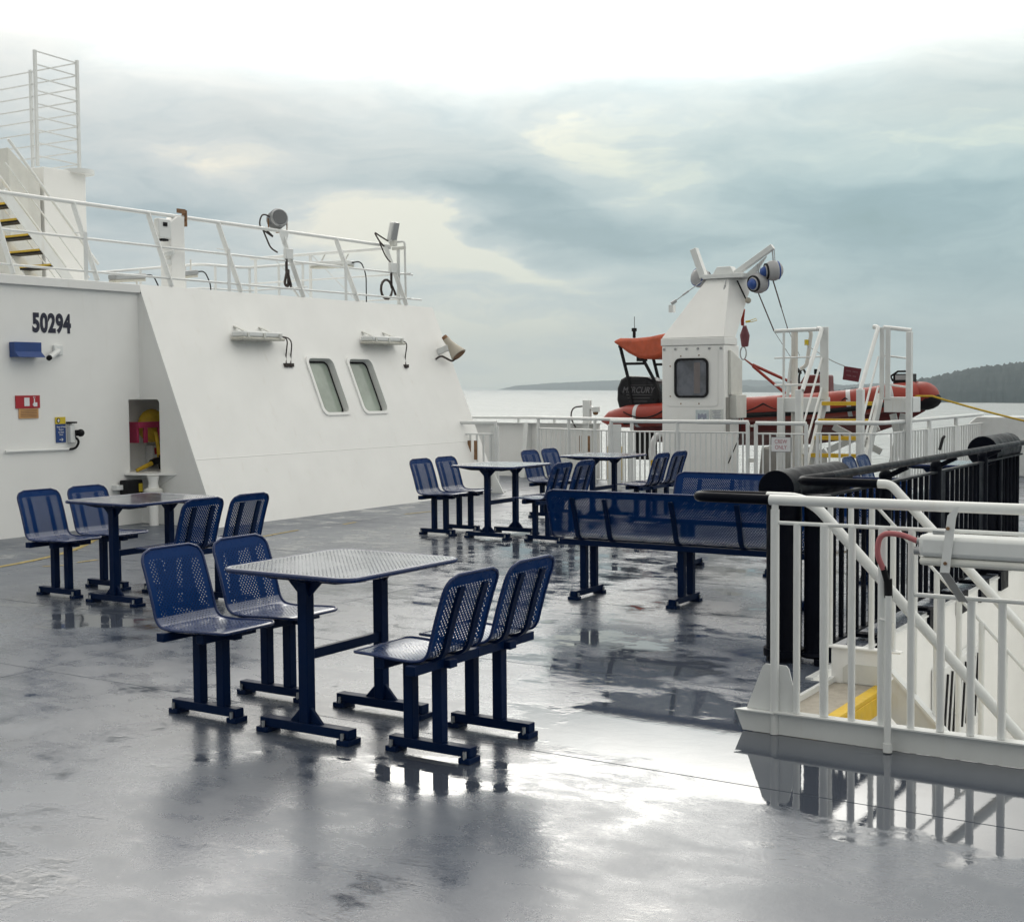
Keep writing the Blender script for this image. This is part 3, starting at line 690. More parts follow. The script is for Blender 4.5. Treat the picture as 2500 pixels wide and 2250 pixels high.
mb = MB(); mb.box(XW + .003, XW + .07, 10.36, 10.43, 1.04, 1.25); part(t, 'box', mb, WHITE2, .01)
mb = MB(); mb.box(XW + .003, XW + .09, 10.35, 10.44, 1.268, 1.288); part(t, 'hood', mb, RUBBER)
mb = MB(); mb.sphere((XW + .11, 10.47, 1.155), .045, 14, 8); mb.box(XW + .06, XW + .10, 10.42, 10.47, 1.12, 1.19); part(t, 'button', mb, RUBBER)
mb = MB(); mb.tube(fillet([(XW + .05, 10.43, 1.11), (XW + .06, 10.49, 1.06), (XW + .04, 10.46, .975), (XW + .03, 10.36, .965)], .05, 4), .014, 8); part(t, 'cable', mb, RUBBER)
mb = MB(); mb.cyl((XW + .025, 10.37, .968), (XW + .025, 9.5, .975), .016, 8); part(t, 'conduit', mb, WHITE2)
# hose station in the niche
t = thing('fire_hose', 'yellow fire hose folded in the wall niche, its end on the shelf', 'fire hose', (-12.95, 11.6, 1.2))
mb = MB(); mb.sphere((-12.93, 11.80, 1.20), .17, 16, 10, (.7, 1.25, 1.25)); part(t, 'hose_roll', mb, YHOSE)
mb = MB(); mb.tube(fillet([(-12.80, 11.74, 1.12), (-12.76, 11.745, .95), (-12.76, 11.76, .80)], .08, 5), .026, 10); part(t, 'hose_drop', mb, YHOSE)
mb = MB(); mb.tube([(-12.75, 11.62, .735), (-12.75, 11.38, .66)], [.03, .022], 10); part(t, 'hose_end', mb, YHOSE)
mb = MB(); mb.cyl((-12.75, 11.80, .78), (-12.75, 11.62, .74), .045, 12); mb.cyl((-12.76, 11.77, .84), (-12.76, 11.80, .66), .04, 12); part(t, 'coupling', mb, RUBBER)
t = thing('hose_rack', 'magenta red rack holding the yellow fire hose', 'rack', (-12.95, 11.6, 1.1))
mb = MB(); mb.box(-12.80, -12.765, 11.44, 11.80, 1.18, 1.255); mb.box(-12.80, -12.77, 11.535, 11.59, .995, 1.179); mb.box(-13.11, -12.801, 11.44, 11.475, .995, 1.255); mb.box(-12.80, -12.765, 11.765, 11.80, .995, 1.179); part(t, 'frame', mb, MAGENTA, .004)
t = thing('hydrant_notice', 'small red and orange notices inside the hose niche', 'sign', (-13.0, 11.9, .8))
mb = MB(); mb.box(-13.0, -12.99, 11.90, 12.02, .83, .915); part(t, 'red_plate', mb, SIGNRED); mb = MB(); mb.box(-13.0, -12.99, 11.88, 12.0, .71, .785); part(t, 'orange_plate', mb, SIGNORG)
mb = MB(); mb.box(-13.118, -13.001, 11.86, 12.05, .68, .95); part(t, 'backing_box', mb, WHITE2, .01)
t = thing('niche_shelf', 'white shelf with curved front under the hose niche', 'shelf', (XW, 11.4, .63))
mb = MB(); mb.prism([(XW + .002, 11.20, .612), (-12.62, 11.245, .612), (-12.38, 11.33, .612), (-12.16, YC - .002, .612), (XW + .002, YC - .002, .612)], (0, 0, .02)); part(t, 'board', mb, WHITE)
mb = MB(); mb.prism([(-12.18, YC - .003, .611), (-12.60, YC - .003, .611), (-12.60, YC - .003, .40)], (0, -.012, 0)); part(t, 'gusset', mb, WHITE)
t = thing('drain_pipe', 'white pipe with thick flange below the shelf', 'pipe', (-12.42, 11.34, .3))
mb = MB(); mb.tube([(-12.42, 11.34, .0), (-12.42, 11.34, .345)], .055, 14); part(t, 'pipe', mb, WHITE)
mb = MB(); mb.tube([(-12.42, 11.34, .35), (-12.42, 11.34, .37), (-12.42, 11.34, .43), (-12.42, 11.34, .455)], [.09, .115, .115, .09], 18); part(t, 'flange', mb, GREYW)
mb = MB(); mb.tube([(-12.42, 11.34, .456), (-12.42, 11.34, .52), (-12.42, 11.34, .605)], [.07, .055, .075], 16); part(t, 'neck', mb, WHITE)
t = thing('deck_box', 'black box with a yellow panel fixed low on the white wall', 'box', (XW, 11.2, .45))
mb = MB(); mb.box(XW + .03, XW + .18, 11.10, 11.34, .375, .555); part(t, 'body', mb, RUBBER, .012)
mb = MB(); mb.box(XW + .181, XW + .186, 11.27, 11.33, .41, .51); part(t, 'panel', mb, SIGNYEL)
mb = MB(); mb.box(XW + .003, XW + .10, 11.00, 11.099, .44, .50); part(t, 'bracket', mb, WHITE2, .005)

# ------------------------------------------------------------------ deckhouse roof fittings
ROOF = ZT
def RL(y, z): return V((XT + LEAN * (z - ZT) - .0, y, z))          # the leaning railing continues the wall's slope
t = thing('roof_railing', 'white leaning three-bar railing along the deckhouse roof edge', 'railing', (XT, 12, ROOF))
for nm, z, r_, y1 in (('top_rail', 3.92, .026, 17.06), ('middle_rail', 3.475, .016, 17.42), ('lower_rail', 3.065, .014, 17.42)):
    mb = MB(); mb.tube([RL(4, z), RL(12.0, z), RL(y1, z)], r_, 10); part(t, nm, mb, WHITE2)
for y in (6.1, 7.3, 8.5, 9.67, 10.85, 12.03, 13.27, 14.53, 15.75, 16.96):
    mb = MB(); a, b = RL(y, ROOF), RL(y, 3.90); mb.bar(a, b, .075, .014, up=(0, 1, 0)) ; part(t, 'stanchion', mb, WHITE2)
for y in (6.9, 9.45, 10.70, 13.07, 15.50):
    mb = MB(); mb.bar((XT - .02, y, ROOF), (XT - .02, y, 3.52), .05, .012, up=(1, 0, 0)); mb.bar((XT - .02, y, 3.5), RL(y + .03, 3.54), .04, .012); part(t, 'brace', mb, WHITE2)
mb = MB(); q = RL(12.56, 3.92); mb.box(q.x + .028, q.x + .05, 12.50, 12.64, 3.80, 3.862); mb.box(q.x + .028, q.x + .05, 12.50, 12.64, 3.965, 4.02); mb.box(q.x - .03, q.x + .05, 12.645, 12.665, 3.80, 4.01); part(t, 'clamp', mb, RUST)
t = thing('end_railing', 'white railing across the far end of the deckhouse roof', 'railing', (-14.5, 17, ROOF))
for nm, z, r_ in (('top_rail', 3.88, .025), ('middle_rail', 3.455, .014), ('lower_rail', 3.06, .013)):
    mb = MB(); mb.tube(fillet([(-16.1, 17.0, z), (-13.10 if z > 3.8 else -12.7, 17.0, z)], .05), r_, 10); part(t, nm, mb, WHITE2)
for x_ in (-16.0, -14.77, -12.94):
    mb = MB(); mb.box(x_ - .028, x_ + .028, 16.994, 17.006, ROOF, 3.87); part(t, 'stanchion', mb, WHITE2)
mb = MB(); mb.tube(fillet([(-13.15, 17.04, 3.97), (-12.84, 17.04, 3.97), (-12.83, 17.04, 3.02)], .05, 5), .018, 8); part(t, 'corner_hoop', mb, WHITE2)
for a, b in (((-14.75, 17.02, 3.86), (-14.1, 17.6, 2.96)), ((-15.6, 17.02, 3.86), (-14.95, 17.6, 2.96))):
    mb = MB(); mb.bar(a, b, .035, .012); part(t, 'brace', mb, WHITE2)
t = thing('far_railing', 'thin white railing far across the deckhouse roof', 'railing', (-18, 17.6, ROOF))
for nm, z, r_ in (('top_rail', 3.93, .025), ('middle_rail', 3.5, .014), ('lower_rail', 3.13, .014)):
    mb = MB(); mb.tube(fillet([(-20.6, 17.62, z), (-17.85, 17.56, z), (-17.76, 18.60, z), (-16.2, 18.55, z)], .25, 5), r_, 8); part(t, nm, mb, WHITE2)
for p in ((-19.5, 17.60), (-18.3, 17.58), (-17.80, 17.85), (-17.65, 18.59), (-16.9, 18.57), (-16.3, 18.55)):
    mb = MB(); mb.box(p[0] - .025, p[0] + .025, p[1] - .008, p[1] + .008, ROOF - .1, 3.91); part(t, 'stanchion', mb, WHITE2)

def strip_light(a, b, lab, m, cab, brk):
    a, b = V(a), V(b); t = thing('roof_strip_light', lab, 'lamp', (a + b) / 2, group='strip lights on the deckhouse roof')
    mb = MB(); mb.bar(a, b, .17, .07); part(t, 'housing', mb, m, .012)
    mb = MB(); mb.bar(a - V((0, 0, .055)), b - V((0, 0, .055)), .15, .038); part(t, 'lens', mb, LENS, .01)
    for f in (.2, .8):
        p = a.lerp(b, f); mb = MB(); mb.tube([p + V(brk), p + V(brk) * .45, p], .012, 6); part(t, 'bracket', mb, GREYW)
    mb = MB(); mb.tube(fillet([b, b + V((.08, .12, .03)), b + V((.10, .22, -.16)), b + V((.1, .22, cab))], .1, 5), .010, 6); part(t, 'cable', mb, RUBBER)
strip_light((-13.84, 15.98, 3.59), (-13.12, 16.06, 3.575), 'white strip light hung in the roof railing near the far corner', WHITE2, -.62, (.05, .05, .14))
strip_light((-14.5, 12.58, 3.20), (-14.5, 13.12, 3.25), 'brown-edged strip light low on the roof, left of the square post', GALV, -.2, (-.1, .1, -.16))
strip_light((-14.5, 13.74, 3.32), (-14.5, 14.12, 3.37), 'weathered strip light on the roof just right of the square post', GALV, -.3, (-.1, .1, .2))
t = thing('roof_post', 'square white post with a small horn behind the roof railing', 'post', (-13.2, 12.47, ROOF))
mb = MB(); mb.prism([(-13.30, 12.35, ROOF), (-13.30, 12.595, ROOF), (-13.30, 12.595, 3.915), (-13.30, 12.48, 3.915), (-13.30, 12.35, 3.83)], (.2, 0, 0)); part(t, 'column', mb, WHITE, .01)
mb = MB(); mb.box(-13.18, -13.08, 12.13, 12.348, 3.60, 3.86); part(t, 'horn_box', mb, WHITE2, .02)
mb = MB(); mb.box(-13.079, -13.070, 12.20, 12.27, 3.76, 3.81); part(t, 'grille', mb, RUBBER); mb = MB(); mb.box(-13.17, -13.09, 12.19, 12.30, 3.575, 3.5985); part(t, 'lower_lip', mb, RUBBER)
mb = MB(); mb.cyl((-13.13, 12.32, 3.46), (-13.13, 12.345, 3.40), .08, 14); mb.box(-13.16, -13.10, 12.28, 12.348, 3.27, 3.34); part(t, 'lower_horn', mb, WHITE2, .01)
t = thing('searchlight', 'round grey searchlight on the roof railing with hanging cable', 'searchlight', RL(14.53, 3.9))
c = RL(14.55, 4.10); mb = MB(); ax = V((.8, -.45, .12)).normalized()
mb.tube([c - ax * .14, c - ax * .12, c - ax * .03, c + ax * .09, c + ax * .11], [.05, .105, .128, .128, .118], 20); part(t, 'drum', mb, GALV)
mb = MB(); mb.tube([c + ax * .112, c + ax * .118], [.108, .105], 20); part(t, 'glass', mb, GLASSDARK)
for q in range(7):
    p = c - ax * (.09 - q * .024); mb = MB(); mb.tube([p - ax * .003, p + ax * .003], [.140, .140], 20); part(t, 'fin', mb, GALV)
sd_ = ax.cross(V((0, 0, 1))).normalized(); mb = MB(); mb.tube([c + sd_ * .138 , c + sd_ * .138 - V((0, 0, .16)), c - sd_ * .138 - V((0, 0, .16)), c - sd_ * .138], .013, 6); mb.cyl(c - V((0, 0, .16)), c - V((0, 0, .20)), .03, 10); part(t, 'yoke', mb, RUST)
mb = MB(); p = RL(14.53, 3.86); mb.prism([p + V((.03, -.11, .06)), p + V((.03, .10, .06)), p + V((.03, .03, -.14)), p + V((.03, -.03, -.14))], (.012, 0, 0)); part(t, 'bracket_plate', mb, WHITE2)
mb = MB(); p = RL(14.47, 3.58); mb.box(p.x + .02, p.x + .08, 14.39, 14.54, 3.50, 3.65); part(t, 'junction_box', mb, WHITE2, .008)
mb = MB(); mb.tube(fillet([c - ax * .1 - sd_ * .05, (c.x, 14.22, 4.15), (c.x, 14.15, 3.95), (c.x + .05, 14.45, 3.80), (c.x, 14.20, 3.98), (c.x + .05, 14.34, 3.66), (c.x + .12, 14.41, 3.60)], .12, 5), .012, 6)
mb.tube(fillet([(p.x + .05, 14.42, 3.50), (p.x + .05, 14.42, 3.30), (p.x + .05, 14.46, 3.36), (p.x + .06, 14.44, 3.10), (p.x + .06, 14.36, 3.14), (p.x + .06, 14.42, 3.34), (p.x + .10, 14.46, 3.10)], .05, 5), .020, 6); part(t, 'cable', mb, CABLE)
mb = MB(); mb.cyl((p.x + .10, 14.46, 3.12), (p.x + .16, 14.56, ROOF), .017, 8); part(t, 'conduit', mb, WHITE2)
t = thing('floodlight', 'white floodlight tipped up at the roof corner with coiled cable', 'floodlight', RL(17.0, 3.95))
c = V((-13.03, 17.0, 4.13)); mb = MB(); mb.bar(c - V((.04, 0, .15)), c + V((.03, 0, .15)), .17, .10, up=(1, 0, 0)); part(t, 'housing', mb, WHITE2, .03)
mb = MB(); mb.bar(c + V((.03, -.03, -.13)), c + V((.095, -.03, .13)), .13, .012, up=(1, 0, 0)); part(t, 'glass', mb, GALV)
mb = MB(); mb.box(-13.08, -12.98, 16.96, 17.03, 3.90, 3.99); mb.box(-13.05, -12.80, 16.98, 17.02, 3.84, 3.885); part(t, 'bracket', mb, GREYW)
mb = MB(); p = RL(16.93, 3.58); mb.box(p.x + .02, p.x + .08, 16.82, 16.97, 3.47, 3.63); part(t, 'junction_box', mb, WHITE2, .008)
mb = MB(); mb.tube(fillet([(-13.1, 16.95, 3.98), (-13.1, 16.72, 4.05), (-13.12, 16.62, 4.10), (-13.1, 16.72, 3.96), (-13.08, 16.86, 3.86), (-13.1, 16.70, 3.98), (-13.05, 16.82, 3.72), (p.x + .05, 16.86, 3.62)], .09, 5), .012, 6)
LP = [(p.x + .05, 16.86, 3.47), (p.x + .05, 16.86, 3.30)] + [(p.x + .06, 16.72 + .14 * math.cos(R(a)), 3.20 + .15 * math.sin(R(a))) for a in range(10, 340, 25)] + [(p.x + .06, 16.88, 3.25), (p.x + .08, 16.93, 3.12)]
mb.tube(LP, .020, 6); part(t, 'cable', mb, CABLE)
mb = MB(); mb.cyl((p.x + .08, 16.93, 3.14), (p.x + .12, 17.02, ROOF), .017, 8); part(t, 'conduit', mb, WHITE2)

t = thing('mast_tower', 'tall white mast tower with caged ladder at the upper left', 'tower', (-17, 13, ROOF))
mb = MB(); mb.box(-18.2, -16.0, 12.68, 13.43, ROOF, 4.86); mb.box(-21, -18.2, 12.0, 13.3, ROOF, 6.0); part(t, 'tower_block', mb, WHITE, .01)
mb = MB(); mb.prism([(-16.004, 12.1, ROOF), (-16.004, 12.62, ROOF), (-16.004, 12.62, 4.62), (-16.004, 12.1, 5.05)], (-.5, 0, 0)); part(t, 'shaded_side_block', mb, GREYW, .01)  # tower's left face; its shadow is put in as greyer paint
mb = MB(); mb.cyl((-16.06, 13.36, 4.835), (-16.06, 13.36, 4.90), .22, 24); part(t, 'top_flange', mb, WHITE2)
for q in range(9):
    z = 4.98 + q * .185
    mb = MB(); mb.tube([(-16.05, 12.60, z + .03), (-16.05, 13.36, z), (-18.1, 13.36, z + .02)], .011, 6); part(t, 'guard_rail', mb, WHITE2)
for p in ((-16.05, 13.36), (-16.05, 12.62), (-18.1, 13.36), (-17.1, 13.36)):
    mb = MB(); mb.box(p[0] - .02, p[0] + .02, p[1] - .02, p[1] + .02, 4.861, 6.5); part(t, 'guard_post', mb, WHITE2)
t = thing('roof_ladder', 'inclined roof ladder with yellow treads and white handrails, far left', 'ladder', (-14.5, 11.3, ROOF))
sl = V((0, .62, -.66)).normalized()
for x_ in (-14.35, -15.0):
    a = V((x_, 10.75, 4.14)); mb = MB(); mb.bar(a, a + sl * 1.62, .02, .14); part(t, 'stringer', mb, WHITE2)
    mb = MB(); mb.tube([a + V((0, .1, .66)), a + V((0, .1, .66)) + sl * 2.0], .020, 8); part(t, 'handrail', mb, WHITE2)
    mb = MB(); mb.tube([a + V((0, .05, .36)), a + V((0, .05, .36)) + sl * 1.85], .010, 8); part(t, 'middle_rail', mb, WHITE2)
for q in range(6):
    p = V((0, 10.80, 4.06)) + sl * (.12 + q * .245); mb = MB(); mb.box(-14.99, -14.36, p.y - .09, p.y + .09, p.z - .012, p.z + .012); part(t, 'tread', mb, RUBBER)
    mb = MB(); mb.box(-14.985, -14.365, p.y - .10, p.y + .095, p.z + .0125, p.z + .038); part(t, 'nosing', mb, YELLOW)

# ------------------------------------------------------------------ stairwell with its rails at the right
t = thing('stairwell', 'white walled stairwell opening with a beige landing and yellow step edge', 'stairwell', (-2.3, 6.5, 0))
mb = MB(); mb.add([(-2.57, 7.12, -.003), (-2.57, 7.12, -2.7), (-2.57, 13.5, -2.7), (-2.57, 13.5, -.003)], [(0, 1, 2, 3)])
mb.add([(-2.57, 13.5, -2.7), (4, 13.5, -2.7), (4, 13.5, -.003), (-2.57, 13.5, -.003)], [(0, 1, 2, 3)]); mb.add([(-2.14, 5.955, -2.7), (4, 5.955, -2.7), (4, 5.955, -.003), (-2.14, 5.955, -.003)], [(0, 1, 2, 3)])
mb.add([(4, 5.95, -2.7), (4, 13.5, -2.7), (4, 13.5, -.003), (4, 5.95, -.003)], [(0, 1, 2, 3)]); mb.add([(-2.57, 7.12, -.003), (-2.14, 7.12, -.003), (-2.14, 7.12, -2.7), (-2.57, 7.12, -2.7)], [(0, 1, 2, 3)])
mb.add([(-2.14, 5.955, -.003), (-2.14, 7.12, -.003), (-2.14, 7.12, -2.7), (-2.14, 5.955, -2.7)], [(0, 1, 2, 3)])
mb.add([(-2.57, 5.955, -2.7), (4, 5.955, -2.7), (4, 13.5, -2.7), (-2.57, 13.5, -2.7)], [(0, 1, 2, 3)]); part(t, 'shaft_wall', mb, WHITE)
mb = MB(); mb.box(-2.60, -2.555, 7.13, 13.4, .001, .012); part(t, 'coaming_lip', mb, WHITE2)
mb = MB(); mb.box(-2.415, -2.195, 5.965, 7.085, .001, .014); part(t, 'landing', mb, BEIGE)
mb = MB(); mb.box(-2.194, -2.13, 5.965, 7.085, -.002, .022); mb.box(-2.1395, -2.125, 5.965, 7.085, -.10, -.0025); part(t, 'nosing', mb, YELLOW, .003)
mb = MB(); mb.box(-2.437, -2.4155, 5.96, 7.12, .001, .045); part(t, 'side_kerb', mb, WHITE2)
mb = MB(); mb.box(-2.437, -2.12, 7.088, 7.108, .0015, .205); mb.box(-2.46, -2.05, 7.07, 7.13, .2055, .217); part(t, 'back_plate', mb, WHITE, .003)
mb = MB(); mb.prism([(-2.37 + .0, 7.087, .02), (-2.14, 7.087, .02), (-2.14, 7.087, .10), (-2.17, 7.087, .125), (-2.34, 7.087, .125), (-2.37, 7.087, .10)], (0, -.006, 0)); part(t, 'pocket_shade_plate', mb, GREYW)  # added plate in a darker tone, standing for the pocket's shading
for q in range(5):
    x0 = -2.124 + q * .235; z = -.235 - q * .235
    mb = MB(); mb.box(x0, x0 + .24, 5.97, 7.06, z - .01, z); part(t, 'tread', mb, BEIGE)
    mb = MB(); mb.box(x0 + .2405, x0 + .29, 5.97, 7.06, z - .022, z + .006); part(t, 'tread_nosing', mb, YELLOW)
mb = MB(); mb.bar((-2.14, 7.085, .02), (-.6, 7.085, -1.55), .02, .17); mb.bar((-2.10, 7.07, .115), (-.56, 7.07, -1.455), .07, .014); part(t, 'stringer', mb, WHITE2)

t = thing('stair_guard_railing', 'white pipe railing with bars in front of the stairwell, lower right', 'railing', (-2.31, 5.92, 0))
YR = 5.92
mb = MB(); mb.tube([(-2.335, YR, 1.112), (0, YR, 1.117), (2.5, YR, 1.12)], .0245, 16); part(t, 'top_rail', mb, WHITE2)
mb = MB(); mb.tube([(-2.31, YR, 1.006), (2.5, YR, 1.015)], .009, 10); part(t, 'middle_rail', mb, WHITE2)
mb = MB(); mb.cyl((-2.31, YR, .002), (-2.31, YR, 1.068), .0205, 14); mb.cyl((-2.31, YR, 1.066), (-2.31, YR, 1.10), .0165, 12); part(t, 'end_post', mb, WHITE2)
for x_ in (-2.202, -2.07, -1.94, -1.80, -1.67):
    mb = MB(); mb.cyl((x_, YR, .116), (x_, YR, 1.004), .0205 if x_ in (-2.07, -1.80) else .0165, 12); part(t, 'baluster', mb, WHITE2)
for q in range(16):
    x_ = -1.54 + q * .13; mb = MB(); mb.cyl((x_, YR, .118), (x_, YR, .709), .0175, 12); part(t, 'short_baluster', mb, WHITE2)
mb = MB(); mb.tube([(-1.665, YR, .716), (2.5, YR, .722)], .010, 10); part(t, 'low_rail', mb, WHITE2)
mb = MB(); mb.prism([(-2.30, YR, .002), (2.5, YR, .004), (2.5, YR, .117), (-2.30, YR, .107)], (0, .010, 0)); mb.prism([(-2.30, YR - .035, .1075), (2.5, YR - .035, .1175), (2.5, YR + .03, .1175), (-2.30, YR + .03, .1075)], (0, 0, .007)); part(t, 'toe_board', mb, WHITE2)
mb = MB(); mb.prism([(-2.30, YR - .002, .10), (-2.51, YR - .002, .10), (-2.47, YR - .002, .004), (-2.30, YR - .002, .002)], (0, .008, 0)); mb.prism([(-2.30, YR - .03, .102), (-2.505, YR - .03, .102), (-2.44, YR + .05, .102), (-2.30, YR + .05, .102)], (0, 0, .006)); part(t, 'end_plate', mb, WHITE2)
mb = MB(); mb.prism([(-2.455, YR + .012, .109), (-2.19, YR + .012, .109), (-2.245, YR + .012, .315), (-2.258, YR + .012, .33), (-2.362, YR + .012, .33), (-2.375, YR + .012, .318)], (0, .008, 0)); part(t, 'gusset_plate', mb, WHITE2)

def sloped_handrail(t, y, xb, white_to, black_pts, zt=1.115):
    mb = MB(); d_ = V((.70, 0, -.735)).normalized(); b = V((xb, y, zt))
    mb.tube(fillet([(white_to, y, zt), b, b + d_ * 3.2], .14, 8), .0245, 14); part(t, 'handrail', mb, WHITE2)
    mb = MB(); mb.tube(black_pts, .0245, 14); part(t, 'black_handrail', mb, BLACK)
t = thing('near_stair_handrail', 'white handrail sloping down the stairs, looping back black around its left end', 'handrail', (-2.3, 6.05, 0))
L = [(-2.337, 5.92, 1.112)] + [(-2.66 - .062 * math.sin(R(a)), 5.985 - .065 * math.cos(R(a)), 1.113) for a in range(0, 181, 15)] + [(-2.40, 6.05, 1.115)]
sloped_handrail(t, 6.05, -2.19, -2.40, L)
t = thing('far_stair_handrail', 'white sloping handrail with thin bars on the far side of the stairs', 'handrail', (-2.1, 7.1, 0))
sloped_handrail(t, 7.10, -2.12, -2.185, fillet([(-2.186, 7.10, 1.115), (-2.665, 7.10, 1.115), (-2.60, 7.55, 1.118)], .16, 8))
mb = MB(); d_ = V((.70, 0, -.735)).normalized(); mb.tube([(-2.50, 7.1, 1.0), (-2.20, 7.1, 1.0)] + [V((-2.20, 7.1, 1.0)) + d_ * 3.0], .009, 8); part(t, 'lower_rail', mb, WHITE2)
for q in range(9):
    x_ = -2.45 + q * .116; zt = 1.0 if x_ < -2.2 else 1.0 - (x_ + 2.2) * 1.05; zb = .218 if x_ < -2.1 else -.0 - (x_ + 2.14) * 1.02 + .10
    mb = MB(); mb.cyl((x_, 7.1, zb), (x_, 7.1, zt), .0155, 10); part(t, 'baluster', mb, WHITE2)
t = thing('railing_light', 'white fluorescent light strapped to the stair railing at the right edge', 'lamp', (-1.4, 5.84, .93))
YL = 5.83
mb = MB(); mb.box(-1.603, -.72, YL - .06, YL + .06, .905, 1.002); part(t, 'housing', mb, WHITE2, .022)
mb = MB(); mb.box(-1.60, -.725, YL - .055, YL + .055, .868, .904); part(t, 'lens', mb, GREYW, .014)
mb = MB(); mb.prism([(-1.475, YL - .066, 1.09), (-1.435, YL - .066, 1.13), (-1.425, YL - .066, 1.13), (-1.44, YL - .066, 1.08), (-1.465, YL - .066, .845), (-1.505, YL - .066, .845)], (0, -.004, 0)); part(t, 'strap', mb, WHITE2)
mb = MB(); mb.prism([(-1.505, YL - .066, .843), (-1.465, YL - .066, .843), (-1.415, YL + .06, .705), (-1.455, YL + .06, .705)], (0, -.006, 0)); part(t, 'strap_tail', mb, GALV)
mb = MB(); mb.cyl((-1.472, YL - .071, 1.035), (-1.472, YL - .076, 1.035), .008, 8); mb.cyl((-1.482, YL - .071, .885), (-1.482, YL - .076, .885), .008, 8); part(t, 'bolt', mb, RUST)
mb = MB(); mb.cyl((-1.62, YL, .966), (-1.603, YL, .966), .016, 10); mb.cyl((-1.63, YL - .01, .925), (-1.603, YL - .01, .925), .018, 10); mb.box(-1.55, -1.50, YL - .02, YL + .02, 1.003, 1.018); part(t, 'cable_gland', mb, GALV)
mb = MB(); mb.tube(fillet([(-1.62, YL, .966), (-1.70, YL, .995), (-1.785, YL, .99), (-1.80, YL, .90), (-1.775, YL + .02, .83)], .10, 8), .0125, 10); part(t, 'cable', mb, PINK)
mb = MB(); mb.tube([(-1.777, YL + .02, .84), (-1.765, 5.87, .775)], .014, 10); mb.tube([(-1.762, 5.876, .785), (-1.760, 5.878, .70)], .0185, 10); part(t, 'cable_boot', mb, RUBBER)
mb = MB(); mb.cyl((-1.758, 5.872, .71), (-1.758, 5.872, .035), .0155, 12); part(t, 'conduit', mb, WHITE2)
mb = MB(); mb.cyl((-1.758, 5.872, .045), (-1.758, 5.872, .005), .0205, 12); mb.cyl((-1.80, 5.88, .60), (-1.74, 5.88, .592), .006, 8); part(t, 'pipe_cap', mb, WHITE2)
t = thing('slatted_vent', 'white slatted vent box low on the stairwell wall', 'vent', (-2.5, 10, -.7))
mb = MB(); mb.box(-2.568, -2.50, 9.62, 10.9, -1.02, -.40); part(t, 'box', mb, WHITE2, .01)
for q in range(9):
    mb = MB(); y = 9.70 + q * .13; mb.bar((-2.494, y, -.94), (-2.494, y + .10, -.46), .03, .01, up=(1, 0, 0)); part(t, 'slat', mb, RUBBER)

# black railing beside the stairwell
XF = -2.75
t = thing('black_railing', 'black painted railing with close round bars along the stairwell edge', 'railing', (XF, 9, 0))
mb = MB(); mb.tube([(-2.60, 7.545, 1.118), (-2.60, 10, 1.112), (-2.60, 13.6, 1.105)], .0250, 12); part(t, 'handrail', mb, BLACK)
mb = MB(); mb.box(XF - .022, XF + .022, 7.62, 13.4, .965, .980); part(t, 'upper_flat_bar', mb, BLACK)
mb = MB(); mb.box(XF - .022, XF + .022, 7.75, 13.4, .045, .058); part(t, 'lower_flat_bar', mb, BLACK)
y = 7.88
while y < 13.4:
    if not any(a < y < b for a, b in ((9.0, 9.2), (10.2, 10.62), (11.65, 12.5))):
        mb = MB(); mb.cyl((XF, y, .0585), (XF, y, .9645), .0175, 8); part(t, 'bar', mb, BLACK)
    y += .15
for y in (9.10, 10.40, 11.9):
    mb = MB(); mb.cyl((XF, y, 0), (XF, y, 1.02), .042, 12); mb.sphere((XF, y, 1.02), .047, 12, 8); mb.bar((XF, y, 1.01), (-2.60, y, 1.085), .035, .035); part(t, 'post', mb, BLACK)
mb = MB(); mb.box(XF - .018, XF + .018, 10.46, 10.60, .059, .9640); mb.box(XF - .018, XF + .018, 11.7, 11.86, .059, .9640); part(t, 'plate', mb, BLACK)
for y in (8.3, 9.5, 10.3, 11.0, 11.7):
    mb = MB(); mb.box(-2.569 + .0, -2.545, y, y + .28, -.11, .05); mb.box(XF, -2.5695, y + .1, y + .18, .02, .045); part(t, 'foot_bracket', mb, BLACK)
t = thing('black_vent_pipe', 'thick black pipe standing on the deck with a horizontal drum head', 'vent pipe', (-2.90, 7.56, 0))
mb = MB(); mb.cyl((-2.90, 7.58, .0), (-2.90, 7.58, 1.03), .105, 24); mb.cyl((-2.90, 7.58, .03), (-2.90, 7.58, .075), .122, 24); part(t, 'pipe', mb, BLACK)
mb = MB(); mb.cyl((-2.91, 7.47, 1.035), (-2.91, 8.55, 1.035), .112, 28); part(t, 'drum_head', mb, BLACK, .004)
t = thing('black_pipe_post', 'slimmer black pipe with a flange beside the thick black pipe', 'pipe', (-2.70, 7.62, 0))
mb = MB(); mb.cyl((-2.70, 7.60, .05), (-2.70, 7.60, 1.0), .078, 20); part(t, 'pipe', mb, BLACK)
mb = MB(); mb.tube([(-2.70, 7.60, .035), (-2.70, 7.60, .05), (-2.70, 7.60, .065)], [.09, .102, .085], 20); mb.cyl((-2.66, 7.52, 0), (-2.66, 7.52, .036), .03, 12); part(t, 'flange', mb, BLACK)
mb = MB(); mb.cyl((-2.62, 7.56, .02), (-2.62, 7.56, .98), .030, 12); part(t, 'side_pipe', mb, BLACK)
t = thing('black_round_post', 'black round-topped drum post at the far end of the black railing', 'post', (-2.9, 12.6, 0))
mb = MB(); mb.cyl((-2.87, 12.6, 0), (-2.87, 12.6, 1.03), .13, 20); part(t, 'pipe', mb, BLACK); mb = MB(); mb.cyl((-2.87, 12.4, 1.04), (-2.87, 13.4, 1.04), .135, 24); part(t, 'drum_head', mb, BLACK)

